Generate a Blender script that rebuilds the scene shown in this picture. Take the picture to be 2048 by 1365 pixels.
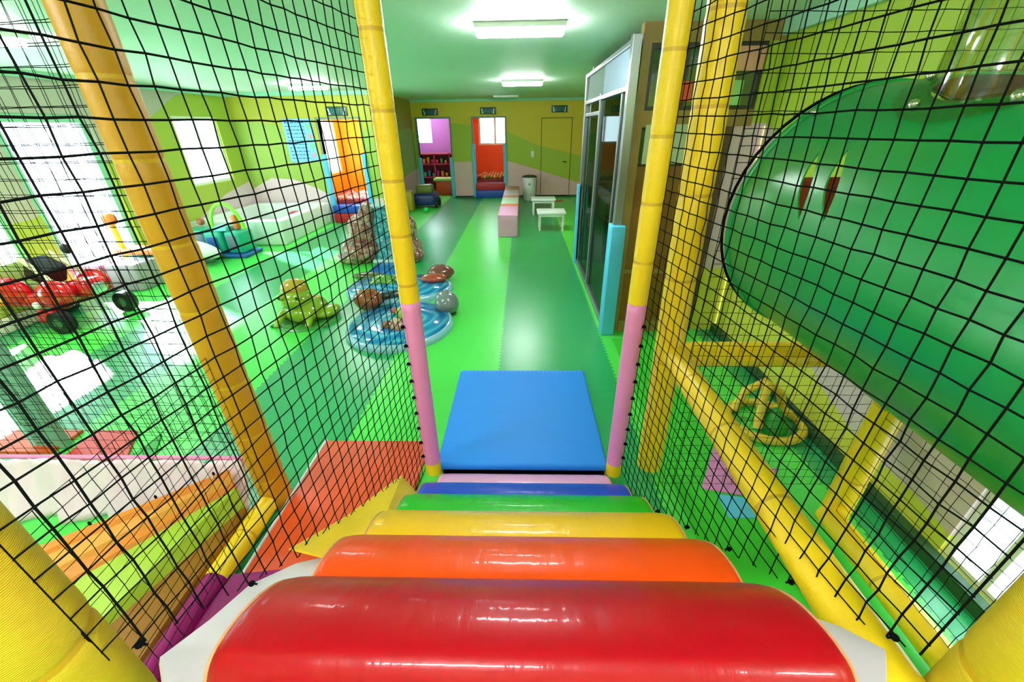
import bpy, bmesh, math, random
from mathutils import Vector, Matrix
random.seed(7)
PI = math.pi
SC = bpy.context.scene
for o in list(bpy.data.objects): bpy.data.objects.remove(o)
COL = SC.collection

# ---------------------------------------------------------------- camera
cam_d = bpy.data.cameras.new('camera'); cam = bpy.data.objects.new('camera', cam_d); COL.objects.link(cam)
cam_d.sensor_width = 36; cam_d.lens = 804.4 / 2048 * 36; cam_d.clip_start = 0.03; cam_d.clip_end = 200
f_ = 804.4
d_ = Vector((21, 429.5, -f_)).normalized()
u_ = -Vector((21, -1507.5, -f_)).normalized()
r_ = d_.cross(u_)
cam.matrix_world = Matrix.Translation((0, 0, 1.9)) @ Matrix((r_, d_, u_)).to_4x4()
SC.camera = cam

# ---------------------------------------------------------------- colour management, world, sun
SC.view_settings.view_transform = 'Standard'; SC.view_settings.look = 'None'
SC.view_settings.gamma = 1; SC.view_settings.use_curve_mapping = False
SC.view_settings.exposure = 0.18
w = bpy.data.worlds.new('world'); SC.world = w; w.use_nodes = True
bg = w.node_tree.nodes['Background']; bg.inputs[0].default_value = (0.86, 0.93, 1.0, 1); bg.inputs[1].default_value = 8.0
sun_d = bpy.data.lights.new('sun', 'SUN'); sun_d.energy = 30; sun_d.angle = 0.03; sun_d.color = (1, 0.97, 0.9)
sun = bpy.data.objects.new('sun', sun_d); COL.objects.link(sun)
sun.rotation_euler = Vector((1.5, -1.05, -1.0)).to_track_quat('-Z', 'Y').to_euler()
LAMP = 150.0          # emission of the ceiling lamps' diffusers

# ---------------------------------------------------------------- helpers
def lin(h):
    if isinstance(h, str):
        h = h.lstrip('#'); c = [int(h[i:i+2], 16) / 255 for i in (0, 2, 4)]
    else: c = [v / 255 for v in h]
    return tuple((v / 12.92 if v <= 0.04045 else ((v + 0.055) / 1.055) ** 2.4) for v in c) + (1,)
MATS = {}
def M(name, col='#888888', rough=0.5, metal=0.0, bump=0.0, bscale=200.0, coat=0.0, spec=0.5, mottled=0.0):
    if name in MATS: return MATS[name]
    m = bpy.data.materials.new(name); m.use_nodes = True; nt = m.node_tree; b = nt.nodes['Principled BSDF']
    b.inputs['Base Color'].default_value = lin(col); b.inputs['Roughness'].default_value = rough
    b.inputs['Metallic'].default_value = metal; b.inputs['Specular IOR Level'].default_value = spec
    b.inputs['Coat Weight'].default_value = coat; b.inputs['Coat Roughness'].default_value = 0.08
    tc = nt.nodes.new('ShaderNodeTexCoord')
    n = nt.nodes.new('ShaderNodeTexNoise'); n.inputs['Scale'].default_value = bscale; n.inputs['Detail'].default_value = 3
    nt.links.new(tc.outputs['Object'], n.inputs['Vector'])
    if bump:
        bp = nt.nodes.new('ShaderNodeBump'); bp.inputs['Strength'].default_value = bump; bp.inputs['Distance'].default_value = 0.01
        nt.links.new(n.outputs['Fac'], bp.inputs['Height']); nt.links.new(bp.outputs[0], b.inputs['Normal'])
    mx = nt.nodes.new('ShaderNodeMix'); mx.data_type = 'RGBA'; mx.blend_type = 'MULTIPLY'
    mx.inputs['Factor'].default_value = mottled if mottled else 0.06
    mx.inputs['A'].default_value = lin(col); nt.links.new(n.outputs['Fac'], mx.inputs['B'])
    nt.links.new(mx.outputs['Result'], b.inputs['Base Color'])
    MATS[name] = m; return m
def emit(name, col, s):
    m = bpy.data.materials.new(name); m.use_nodes = True; nt = m.node_tree; nt.nodes.clear()
    e = nt.nodes.new('ShaderNodeEmission'); e.inputs[0].default_value = lin(col); e.inputs[1].default_value = s
    o = nt.nodes.new('ShaderNodeOutputMaterial'); nt.links.new(e.outputs[0], o.inputs[0]); MATS[name] = m; return m
def glass(name, tint, alpha, rough=0.03):
    m = bpy.data.materials.new(name); m.use_nodes = True; nt = m.node_tree; nt.nodes.clear()
    o = nt.nodes.new('ShaderNodeOutputMaterial'); t = nt.nodes.new('ShaderNodeBsdfTransparent'); t.inputs[0].default_value = lin(tint)
    g = nt.nodes.new('ShaderNodeBsdfGlossy'); g.inputs['Roughness'].default_value = rough; g.inputs[0].default_value = (0.9, 0.95, 0.95, 1)
    lw = nt.nodes.new('ShaderNodeLayerWeight'); lw.inputs[0].default_value = 0.15; pw = nt.nodes.new('ShaderNodeMath'); pw.operation = 'POWER'; pw.inputs[1].default_value = 4; nt.links.new(lw.outputs['Facing'], pw.inputs[0])
    fr = nt.nodes.new('ShaderNodeMath'); fr.operation = 'MULTIPLY'; fr.inputs[1].default_value = 0.7; nt.links.new(pw.outputs[0], fr.inputs[0])
    ad = nt.nodes.new('ShaderNodeMath'); ad.operation = 'ADD'; ad.inputs[1].default_value = alpha
    mx = nt.nodes.new('ShaderNodeMixShader')
    nt.links.new(fr.outputs[0], ad.inputs[0]); nt.links.new(ad.outputs[0], mx.inputs[0])
    nt.links.new(t.outputs[0], mx.inputs[1]); nt.links.new(g.outputs[0], mx.inputs[2]); nt.links.new(mx.outputs[0], o.inputs[0])
    MATS[name] = m; return m

def paint(name, axis, a0, a1, bounds, cols, rough=0.6):
    """wall paint in horizontal bands whose borders wander: bounds = [[(a, z)...], ...] from low to high"""
    m = bpy.data.materials.new(name); m.use_nodes = True; nt = m.node_tree; b = nt.nodes['Principled BSDF']
    b.inputs['Roughness'].default_value = rough; L = nt.links.new
    g = nt.nodes.new('ShaderNodeNewGeometry'); s = nt.nodes.new('ShaderNodeSeparateXYZ'); L(g.outputs['Position'], s.inputs[0])
    mr = nt.nodes.new('ShaderNodeMapRange'); mr.inputs[1].default_value = a0; mr.inputs[2].default_value = a1
    L(s.outputs[axis], mr.inputs[0])
    prev = None
    for k, bd in enumerate(bounds):
        r = nt.nodes.new('ShaderNodeValToRGB'); r.color_ramp.interpolation = 'B_SPLINE' if False else 'LINEAR'
        bd = sorted(bd); els = r.color_ramp.elements
        while len(els) < len(bd): els.new(0.5)
        for e, (a, z) in zip(els, bd):
            e.position = min(1, max(0, (a - a0) / (a1 - a0)))
        for e, (a, z) in zip(els, bd):
            v = z / 3; e.color = (v, v, v, 1)
        L(mr.outputs[0], r.inputs[0])
        z3 = nt.nodes.new('ShaderNodeMath'); z3.operation = 'MULTIPLY'; z3.inputs[1].default_value = 1 / 3; L(s.outputs[2], z3.inputs[0])
        gt = nt.nodes.new('ShaderNodeMath'); gt.operation = 'GREATER_THAN'; L(z3.outputs[0], gt.inputs[0]); L(r.outputs[0], gt.inputs[1])
        mx = nt.nodes.new('ShaderNodeMix'); mx.data_type = 'RGBA'; L(gt.outputs[0], mx.inputs['Factor'])
        if prev is None: mx.inputs['A'].default_value = lin(cols[0])
        else: L(prev, mx.inputs['A'])
        mx.inputs['B'].default_value = lin(cols[k + 1]); prev = mx.outputs['Result']
    L(prev, b.inputs['Base Color'])
    MATS[name] = m; return m

class G:
    def __init__(s): s.v = []; s.f = []; s.m = []; s.sm = []
    def add(s, vs, fs, mi=0, smooth=False):
        o = len(s.v); s.v += [tuple(p) for p in vs]
        for f in fs: s.f.append([i + o for i in f]); s.m.append(mi); s.sm.append(smooth)
        return s
    def box(s, a, b, mi=0, rot=None):
        x0, y0, z0 = a; x1, y1, z1 = b
        vs = [Vector(p) for p in ((x0,y0,z0),(x1,y0,z0),(x1,y1,z0),(x0,y1,z0),(x0,y0,z1),(x1,y0,z1),(x1,y1,z1),(x0,y1,z1))]
        if rot is not None:
            c = Vector(((x0+x1)/2, (y0+y1)/2, (z0+z1)/2)); R = rot; vs = [c + R @ (p - c) for p in vs]
        return s.add(vs, [(0,3,2,1),(4,5,6,7),(0,1,5,4),(1,2,6,5),(2,3,7,6),(3,0,4,7)], mi)
    def rbox(s, a, b, r=0.02, mi=0, rot=None, seg=3, smooth=True):
        bm = bmesh.new(); bmesh.ops.create_cube(bm, size=1)
        sx, sy, sz = (b[i] - a[i] for i in range(3)); c = Vector([(a[i] + b[i]) / 2 for i in range(3)])
        for v in bm.verts: v.co = Vector((v.co.x * sx, v.co.y * sy, v.co.z * sz))
        bmesh.ops.bevel(bm, geom=bm.edges[:], offset=min(r, sx*.49, sy*.49, sz*.49), segments=seg, affect='EDGES', profile=0.5)
        bm.verts.index_update()
        vs = [c + ((rot @ v.co) if rot is not None else v.co) for v in bm.verts]; fs = [[v.index for v in f.verts] for f in bm.faces]
        bm.free(); return s.add(vs, fs, mi, smooth)
    def tube(s, pts, rad, n=16, mi=0, caps=True, smooth=True):
        pts = [Vector(p) for p in pts]; k = len(pts)
        if not isinstance(rad, (list, tuple)): rad = [rad] * k
        vs = []; up = None
        for i, p in enumerate(pts):
            t = (pts[min(i + 1, k - 1)] - pts[max(i - 1, 0)]).normalized()
            if up is None:
                up = Vector((0, 0, 1)) if abs(t.z) < 0.9 else Vector((0, 1, 0))
            a = t.cross(up).normalized(); b = a.cross(t).normalized(); up = b
            for j in range(n):
                q = 2 * PI * j / n; vs.append(p + (a * math.cos(q) + b * math.sin(q)) * rad[i])
        fs = []
        for i in range(k - 1):
            for j in range(n): fs.append((i*n+j, i*n+(j+1)%n, (i+1)*n+(j+1)%n, (i+1)*n+j))
        s.add(vs, fs, mi, smooth)
        if caps:
            o = len(s.v); s.add(vs[:n], [tuple(range(n))[::-1]], mi); s.add(vs[-n:], [tuple(range(n))], mi)
        return s
    def ball(s, c, r, mi=0, nu=16, nv=10, rot=None, fn=None):
        if not isinstance(r, (list, tuple)): r = (r, r, r)
        c = Vector(c); vs = []; fs = []
        def P(th, ph):
            d = Vector((math.sin(th)*math.cos(ph), math.sin(th)*math.sin(ph), math.cos(th)))
            k = fn(d) if fn else 1
            q = Vector((d.x*r[0], d.y*r[1], d.z*r[2])) * k
            return c + (rot @ q if rot is not None else q)
        vs.append(P(0, 0))
        for i in range(1, nv):
            for j in range(nu): vs.append(P(PI*i/nv, 2*PI*j/nu))
        vs.append(P(PI, 0))
        for j in range(nu): fs.append((0, 1+j, 1+(j+1)%nu))
        for i in range(nv-2):
            for j in range(nu): fs.append((1+i*nu+j, 1+(i+1)*nu+j, 1+(i+1)*nu+(j+1)%nu, 1+i*nu+(j+1)%nu))
        l = len(vs)-1; o = 1+(nv-2)*nu
        for j in range(nu): fs.append((o+j, l, o+(j+1)%nu))
        return s.add(vs, fs, mi, True)
    def lathe(s, c, prof, n=24, mi=0, sx=1, sy=1, smooth=True):
        c = Vector(c); vs = []; fs = []
        for (r, z) in prof:
            for j in range(n): vs.append(c + Vector((r*sx*math.cos(2*PI*j/n), r*sy*math.sin(2*PI*j/n), z)))
        for i in range(len(prof)-1):
            for j in range(n): fs.append((i*n+j, i*n+(j+1)%n, (i+1)*n+(j+1)%n, (i+1)*n+j))
        s.add(vs, fs, mi, smooth)
        s.add(vs[:n], [tuple(range(n))[::-1]], mi); s.add(vs[-n:], [tuple(range(n))], mi); return s
    def slab(s, poly, z0, z1, mi=0):                          # polygon in xy
        n = len(poly); vs = [(x, y, z0) for x, y in poly] + [(x, y, z1) for x, y in poly]
        return s.add(vs, [tuple(range(n))[::-1], tuple(range(n, 2*n))] + [(i, (i+1)%n, n+(i+1)%n, n+i) for i in range(n)], mi)
    def plate(s, pts, th, mi=0):                              # 3-D polygon with thickness along its normal
        pts = [Vector(p) for p in pts]; n = len(pts)
        nr = (pts[1]-pts[0]).cross(pts[2]-pts[0]).normalized() * th
        vs = pts + [p - nr for p in pts]
        return s.add(vs, [tuple(range(n)), tuple(range(n, 2*n))[::-1]] + [(i, n+i, n+(i+1)%n, (i+1)%n) for i in range(n)], mi)
    def build(s, name, mats, parent=None, **tags):
        me = bpy.data.meshes.new(name); off = Vector((0, 0, 0))
        p = parent
        while p is not None: off += p.location; p = p.parent
        me.from_pydata([tuple(Vector(v) - off) for v in s.v], [], s.f)
        if not isinstance(mats, (list, tuple)): mats = [mats]
        for m in mats: me.materials.append(m)
        me.polygons.foreach_set('material_index', s.m); me.polygons.foreach_set('use_smooth', s.sm)
        me.update()
        o = bpy.data.objects.new(name, me); COL.objects.link(o); o.parent = parent
        for k, v in tags.items(): o[k] = v
        return o
def thing(name, label, cat, loc=(0, 0, 0), group=None):
    o = bpy.data.objects.new(name, None); COL.objects.link(o); o.location = loc; o.empty_display_size = 0.1
    o['label'] = label; o['category'] = cat
    if group: o['group'] = group
    return o
def tag(o, label, cat, group=None):
    o['label'] = label; o['category'] = cat
    if group: o['group'] = group
    return o
def struct(o): o['kind'] = 'structure'; return o
def dup(root, loc, label=None, group=None):
    r = root.copy(); COL.objects.link(r); r.location = loc
    if label: r['label'] = label
    if group: r['group'] = group
    for ch in root.children:
        c = ch.copy(); COL.objects.link(c); c.parent = r
        for g2 in ch.children:
            d = g2.copy(); COL.objects.link(d); d.parent = c
    return r
RX = lambda a: Matrix.Rotation(a, 3, 'X')
RY = lambda a: Matrix.Rotation(a, 3, 'Y')
RZ = lambda a: Matrix.Rotation(a, 3, 'Z')

# palette
YEL = M('yellow_vinyl', '#fcd01c', 0.42, bump=0.15, bscale=120)
YELR = M('ribbed_yellow_vinyl', '#e8c228', 0.5)
AMB = M('yellow_seam', '#dcaa1c', 0.5)
PINK = M('pink_vinyl', '#ee8cc4', 0.4)
BLK = M('black_net_cord', '#080a09', 0.9, spec=0.1)
WHT = M('white_plastic', '#f2f4f0', 0.4)
ALU = M('brushed_aluminium', '#9aa2a4', 0.35, metal=0.9)
BLUF = M('light_blue_foam', '#55c1e6', 0.55)
# ribs on the near posts' vinyl
nt = YELR.node_tree; b = nt.nodes['Principled BSDF']; tc = nt.nodes.new('ShaderNodeTexCoord')
wv = nt.nodes.new('ShaderNodeTexWave'); wv.wave_type = 'BANDS'; wv.bands_direction = 'Z'; wv.inputs['Scale'].default_value = 80
wv.inputs['Distortion'].default_value = 0.5
bp = nt.nodes.new('ShaderNodeBump'); bp.inputs['Strength'].default_value = 0.3; bp.inputs['Distance'].default_value = 0.002
nt.links.new(tc.outputs['Object'], wv.inputs['Vector']); nt.links.new(wv.outputs['Fac'], bp.inputs['Height']); nt.links.new(bp.outputs[0], b.inputs['Normal'])
GLS = glass('window_glass', '#f4fbff', 0.02)
DGL = glass('partition_glass', '#b9cfc4', 0.07)
DOME = glass('clear_dome_plastic', '#dfe6c4', 0.14, 0.08)

CEIL = 2.58
YB = 12.85; XL = -6.1; XR = 2.0; YI = 9.5; XI = -3.12; YO = 3.8
# ---------------------------------------------------------------- floor, ceiling
fm = bpy.data.materials.new('foam_floor_tiles'); fm.use_nodes = True; nt = fm.node_tree; b = nt.nodes['Principled BSDF']; L = nt.links.new
b.inputs['Roughness'].default_value = 0.30; b.inputs['Specular IOR Level'].default_value = 0.6
g = nt.nodes.new('ShaderNodeNewGeometry'); s = nt.nodes.new('ShaderNodeSeparateXYZ'); L(g.outputs['Position'], s.inputs[0])
def mth(op, a, c=None, d=None):
    n = nt.nodes.new('ShaderNodeMath'); n.operation = op
    for i, q in enumerate((a, c, d)):
        if q is None: continue
        if isinstance(q, (int, float)): n.inputs[i].default_value = q
        else: L(q, n.inputs[i])
    return n.outputs[0]
def zig(q): return mth('MULTIPLY', mth('GREATER_THAN', mth('PINGPONG', q, 0.03), 0.015), 0.016)
xz = mth('ADD', mth('ADD', s.outputs[0], 20.2), zig(s.outputs[1])); yz = mth('ADD', mth('ADD', s.outputs[1], 20.3), zig(s.outputs[0]))
par = mth('MODULO', mth('FLOOR', xz), 2.0)
mx = nt.nodes.new('ShaderNodeMix'); mx.data_type = 'RGBA'; L(par, mx.inputs['Factor'])
mx.inputs['A'].default_value = lin('#26a25c'); mx.inputs['B'].default_value = lin('#52dc52')
fx = mth('FRACT', xz); fy = mth('FRACT', yz)
seam = mth('MAXIMUM', mth('LESS_THAN', fx, 0.008), mth('LESS_THAN', fy, 0.008))
nz = nt.nodes.new('ShaderNodeTexNoise'); nz.inputs['Scale'].default_value = 1.3; L(g.outputs['Position'], nz.inputs['Vector'])
m2 = nt.nodes.new('ShaderNodeMix'); m2.data_type = 'RGBA'; m2.blend_type = 'MULTIPLY'
L(mth('MULTIPLY', seam, 0.28), m2.inputs['Factor']); L(mx.outputs['Result'], m2.inputs['A']); m2.inputs['B'].default_value = (0.25, 0.5, 0.35, 1)
m3 = nt.nodes.new('ShaderNodeMix'); m3.data_type = 'RGBA'; m3.blend_type = 'MULTIPLY'; m3.inputs['Factor'].default_value = 0.12
L(m2.outputs['Result'], m3.inputs['A']); L(nz.outputs['Fac'], m3.inputs['B']); L(m3.outputs['Result'], b.inputs['Base Color'])
struct(G().box((-6.2, -1.3, -0.08), (2.1, 15.0, 0)).build('floor', fm))
CM = M('mint_ceiling_paint', '#cde9d2', 0.6, bump=0.05, bscale=30)
struct(G().box((-6.3, -1.3, CEIL), (2.2, 15.1, CEIL + 0.08)).build('ceiling', CM))
CMT = M('mint_trim_paint', '#8ed6b0', 0.5)

# ---------------------------------------------------------------- walls with holes
def wall(name, axis, pos, th, a0, a1, holes, mat, z1=CEIL):
    """axis 'x': wall at x=pos running in y; axis 'y': wall at y=pos running in x. holes = (a0,a1,z0,z1)"""
    gg = G(); cuts = sorted({a0, a1} | {h[0] for h in holes} | {h[1] for h in holes})
    for c0, c1 in zip(cuts, cuts[1:]):
        mid = (c0 + c1) / 2; spans = [(0, z1)]
        for h in holes:
            if h[0] < mid < h[1]:
                ns = []
                for (p, q) in spans:
                    if h[2] > p: ns.append((p, min(q, h[2])))
                    if h[3] < q: ns.append((max(p, h[3]), q))
                spans = ns
        for (p, q) in spans:
            if axis == 'x': gg.box((pos, c0, p), (pos + th, c1, q))
            else: gg.box((c0, pos, p), (c1, pos + th, q))
    return struct(gg.build(name, mat))
GRN = '#b4c832'; MID = '#8fc040'; PNK = '#d9bcb8'; OLV = '#bfae2a'
back_paint = paint('back_wall_paint', 0, -3.4, 2.2,
    [[(-3.2, 0.8), (-2.1, 1.0), (-1.5, 1.0), (-0.5, 1.03), (0.4, 0.78), (1.6, 0.42)],
     [(-3.2, 1.75), (-2.1, 2.02), (-1.5, 1.95), (-0.5, 1.8), (0.45, 1.42), (1.6, 1.15)]], ['#e6b8b4', '#a8bc34', '#d8c02c'])
inner_paint = paint('inner_wall_paint', 0, -6.1, -3.1,
    [[(-6.1, 0.72), (-5.6, 0.95), (-5.1, 0.92), (-4.6, 0.72), (-4.2, 0.5), (-3.1, 0.5)],
     [(-6.1, 2.1), (-5.2, 2.0), (-4.6, 1.3), (-4.2, 1.3), (-3.1, 2.0)]], ['#dcc4c6', '#96b648', '#b2b434'])
left_paint = paint('left_wall_paint', 1, 0, 9.5,
    [[(0, 0.1), (6.4, 0.1), (7.4, 0.35), (8.6, 0.75), (9.5, 0.9)],
     [(0, 0.9), (5.0, 0.95), (6.6, 1.62), (7.4, 2.1), (8.1, 2.45), (9.0, 2.6)]], ['#dcc4c6', '#a6bc40', '#b8b4a4'])
right_paint = paint('right_wall_paint', 1, -1.2, 3.8,
    [[(-1.2, 0.1), (0.9, 0.12), (1.5, 0.22), (1.85, 0.22), (2.3, 0.34), (2.6, 0.5), (3.1, 0.62), (3.8, 0.66)],
     [(-1.2, 1.0), (1.0, 1.1), (2.4, 1.3), (3.2, 1.45), (3.55, 1.8), (3.8, 1.9)]], ['#d3d24a', '#d5bdbd', '#a9c02f'])
wall('wall_back', 'y', YB, 0.12, -4.3, XR + 0.1, [(-3.0, -2.07, 0, 2.12), (-1.41, -0.5, 0, 2.12)], back_paint)
wall('wall_left', 'x', XL - 0.14, 0.14, 0.0, YI + 0.12, [(5.1, 6.3, 0.02, 2.12), (3.2, 4.75, 0.02, 1.75), (7.85, 9.0, 0.98, 2.14)], left_paint)
wall('wall_inner', 'y', YI, 0.12, XL, XI, [(-4.3, -3.42, 0, 2.08)], inner_paint)
wall('wall_return', 'x', XI - 0.12, 0.12, YI + 0.12, YB, [], paint('return_wall_paint', 1, 9.4, 12.9, [[(9.4, 0.6), (12.9, 0.85)], [(9.4, 1.8), (12.9, 1.9)]], ['#d4aaa6', '#8cb02c', '#a69d20']))
wall('wall_right', 'x', XR, 0.12, -1.2, YO, [(0.75, 1.28, 0.05, 0.56)], right_paint)
wall('wall_right_rear', 'x', XR, 0.12, YO + 0.1, YB, [], M('office_wall_paint', '#a9a13a', 0.6))
wall('wall_rear_unseen', 'y', -1.3, 0.1, XL, XR + 0.1, [], M('rear_wall_paint', '#d8d69a', 0.6))  # unseen, closes the room to keep sky light off the near posts
struct(G().box((XL - 0.14, -1.2, 0), (XL, 0, CEIL)).build('wall_left_rear', left_paint))
# rooms beyond the doorways
PUR = M('purple_wall_paint', '#a460ac', 0.6); ORW = M('orange_wall_paint', '#ff6014', 0.55); ORL = M('amber_wall_paint', '#ffa014', 0.5)
wall('wall_purple_room', 'y', 14.9, 0.1, -4.3, -1.75, [(-3.75, -3.0, 1.45, 2.3)], PUR)
wall('wall_purple_room_side', 'x', -1.8, 0.06, YB + .12, 14.9, [], PUR)
wall('wall_orange_room', 'y', 14.4, 0.1, -1.74, 1.2, [(-1.4, -0.35, 1.38, 2.3)], ORW)
wall('wall_orange_room_left', 'x', -1.74, 0.05, YB + .12, 14.4, [], ORW)
wall('wall_orange_room_right', 'x', 0.1, 0.05, YB + .12, 14.4, [], ORW)
wall('wall_amber_room', 'y', 11.7, 0.1, -4.85, XI - 0.12, [], ORL)
wall('wall_amber_room_left', 'x', -4.85, 0.1, YI + .12, 11.7, [(9.8, 11.4, 0.9, 2.1)], ORL)
wall('wall_purple_room_left', 'x', -4.4, 0.1, YB + .12, 14.9, [], PUR)
wall('wall_amber_room_side', 'x', XI - 0.18, 0.05, YI + .12, 11.7, [], ORL)
# cornice and skirtings
struct(G().box((XL, YI - 0.05, CEIL - 0.07), (XI, YI, CEIL)).build('trim_1', CMT))
struct(G().box((XL, 0, CEIL - 0.08), (XL + 0.06, YI, CEIL)).build('trim_2', CMT))
struct(G().box((XI, YB - 0.05, CEIL - 0.06), (XR, YB, CEIL)).build('trim_3', CMT))
struct(G().box((XR - 0.05, -1.2, CEIL - 0.1), (XR, YO, CEIL)).build('trim_4', M('mint_trim_pale', '#a6d6bd', 0.5)))
DG = M('dark_green_skirting', '#24502a', 0.6)
struct(G().box((XR - 0.05, -1.2, 0), (XR, YO, 0.07)).build('baseboard_right', DG))
struct(G().box((-2.07, YB - 0.02, 0), (-1.41, YB, 0.06)).box((-0.5, YB - 0.02, 0), (XR, YB, 0.06)).build('baseboard_back', DG))
# closed door painted with the wall
dr = struct(G().box((0.55, YB - 0.02, 0.03), (1.38, YB, 2.09)).build('door_1', back_paint))
G().tube([(1.27, YB - 0.02, 0.98), (1.27, YB - 0.07, 0.98), (1.17, YB - 0.08, 0.98)], 0.012, 8).build('door_handle', M('dark_metal', '#33332c', 0.3, metal=0.8), dr)
dgm = M('door_groove', '#6f6a14', 0.7)
for a in ((0.53, 0, 0.55, 2.11), (1.38, 0, 1.4, 2.11), (0.53, 2.09, 1.4, 2.11)):
    G().box((a[0], YB - 0.008, a[1]), (a[2], YB - 0.001, a[3])).build('door_groove', dgm, dr)
# doorways' frames with blue foam guards
DFR = M('grey_green_door_frame', '#6f8d74', 0.5)
def doorway(n, x0, x1, y, h, zf, where, fy0=0.02):
    o = struct(G().box((x0 - 0.04, y - 0.015, 0), (x0, y + 0.13, h + 0.04)).box((x1, y - 0.015, 0), (x1 + 0.04, y + 0.13, h + 0.04)).box((x0, y - 0.015, h), (x1, y + 0.13, h + 0.04)).build(n, DFR))
    for xx, sd in ((x0, 'left'), (x1, 'right')):
        g1 = G().rbox((xx - 0.055, y - 0.06, fy0), (xx + 0.045, y + 0.05, zf), 0.015)
        tag(g1.build('corner_guard', BLUF), f'light blue foam guard, {sd} jamb of the {where}', 'foam guard')
doorway('door_2', -3.0, -2.07, YB, 2.12, 1.12, 'doorway into the purple room')
doorway('door_3', -1.41, -0.5, YB, 2.12, 1.48, 'doorway into the far orange ball room')
doorway('door_4', -4.3, -3.42, YI, 2.08, 1.42, 'orange doorway beside the blue poster')
# windows
def window(n, axis, pos, a0, a1, z0, z1, mull=1, fr=0.05, fm_=WHT, glassm=GLS, sill=False):
    def bx(gg, p, q, r, s_, t=0.03):
        return gg.box((pos - t, p, r), (pos + t, q, s_)) if axis == 'x' else gg.box((p, pos - t, r), (q, pos + t, s_))
    gg = G(); bx(gg, a0, a0 + fr, z0, z1); bx(gg, a1 - fr, a1, z0, z1); bx(gg, a0 + fr, a1 - fr, z0, z0 + fr); bx(gg, a0 + fr, a1 - fr, z1 - fr, z1)
    for k in range(mull):
        c = a0 + (a1 - a0) * (k + 1) / (mull + 1); bx(gg, c - fr/2, c + fr/2, z0 + fr, z1 - fr)
    o = struct(gg.build(n, fm_)); h = G(); bx(h, a0 + 0.01, a1 - 0.01, z0 + 0.01, z1 - 0.01, 0.004); h.build('window_pane', glassm, o)
    return o
window('window_1', 'x', XL - 0.07, 7.85, 9.0, 0.98, 2.14)
window('window_2', 'x', XL - 0.07, 5.1, 6.3, 0.02, 2.12, 0, 0.1, CMT)
window('window_3', 'x', XL - 0.07, 3.2, 4.75, 0.02, 1.75, 1, 0.07, CMT)
window('window_4', 'y', 14.95, -3.75, -3.0, 1.45, 2.3, 0)
window('window_5', 'y', 14.45, -1.4, -0.35, 1.38, 2.3, 1, 0.06)
window('window_6', 'x', XR + 0.06, 0.75, 1.28, 0.05, 0.56, 2, 0.035, WHT)
window('window_7', 'x', -4.8, 9.8, 11.4, 0.9, 2.1, 1)
# ---------------------------------------------------------------- ceiling lamps
EM = emit('lamp_diffuser', '#fbfdff', LAMP)
def lamp(x, y, label):
    t = thing('ceiling_lamp', label, 'ceiling lamp', (x, y, CEIL), 'tube lamps on the ceiling')
    G().rbox((x - 0.34, y - 0.07, CEIL - 0.035), (x + 0.34, y + 0.07, CEIL), 0.008).build('lamp_housing', WHT, t)
    G().rbox((x - 0.33, y - 0.045, CEIL - 0.085), (x + 0.33, y + 0.045, CEIL - 0.035), 0.02).build('lamp_diffuser', EM, t)
lamp(-0.02, 3.75, 'lit white tube lamp on the ceiling right above the aisle, the largest one')
lamp(0.0, 7.9, 'second lit tube lamp over the aisle, above the white tables')
lamp(-3.65, 8.0, 'lit tube lamp on the ceiling in front of the orange doorway on the left')
lamp(-4.2, 3.75, 'lit tube lamp over the left part of the room, near the picture corner')
lamp(-0.3, -0.3, 'added unseen tube lamp on the ceiling over the top of the stair')  # out of view, added to light the near end of the stair
lamp(-3.1, 13.9, 'added tube lamp brightening the purple room from its ceiling')  # unseen, put in because the purple room came out dark
lamp(-3.9, 10.7, 'added tube lamp brightening the near orange ball room from its ceiling')  # unseen helper lamp that brightens the room behind the orange doorway
lamp(-2.6, 0.5, 'added unseen tube lamp brightening the left play bay')  # added out of view to lift the pink vinyl panel
lamp(-4.6, 0.2, 'added unseen tube lamp brightening the rear left corner of the room')  # unseen extra lamp for the dark rear of the room
lamp(1.55, -0.4, 'added unseen tube lamp brightening the space behind the green tunnel')  # added with the other rear lamps as extra light, never in view
tag(G().rbox((-0.72, 11.5, CEIL - 0.04), (-0.1, 11.75, CEIL), 0.01).build('ceiling_vent', WHT), 'slim white vent on the ceiling near the far wall', 'vent')

# ---------------------------------------------------------------- signs over the doors
SGD = M('dark_green_sign', '#0b4a3c', 0.4); SGL = M('sign_white', '#cfe8df', 0.5); SGB = M('sign_teal', '#2f8d84', 0.5)
def sign(x, y, z, label, w=0.44, h=0.17):
    t = thing('door_sign', label, 'sign', (x, y, z), 'green signs over the doors')
    G().rbox((x - w/2, y - 0.03, z), (x + w/2, y, z + h), 0.006).build('sign_panel', SGD, t)
    e = 0.003; yy = y - 0.03
    for sx in (-1, 1):
        gg = G(); gg.plate([(x + sx*w*0.42, yy - e, z + h*0.8), (x + sx*w*0.36, yy - e, z + h*0.8), (x + sx*w*0.30, yy - e, z + h*0.2), (x + sx*w*0.36, yy - e, z + h*0.2)][::(1 if sx < 0 else -1)], e)
        xe = sorted((x + sx*w*0.40, x + sx*w*0.29)); gg.box((xe[0], yy - e, z + h*0.14), (xe[1], yy, z + h*0.24))
        gg.build('sign_emblem', SGL, t)
    gg = G()
    for k in range(5):
        c = x - w*0.22 + k*w*0.11
        gg.box((c - 0.014, yy - e, z + h*0.25), (c - 0.006, yy, z + h*0.72)); gg.box((c - 0.014, yy - e, z + h*0.64), (c + 0.014, yy, z + h*0.72))
        if k % 2: gg.box((c - 0.014, yy - e, z + h*0.4), (c + 0.012, yy, z + h*0.47))
        else: gg.box((c + 0.006, yy - e, z + h*0.25), (c + 0.014, yy, z + h*0.5))
    gg.build('sign_lettering', SGB, t)
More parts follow.
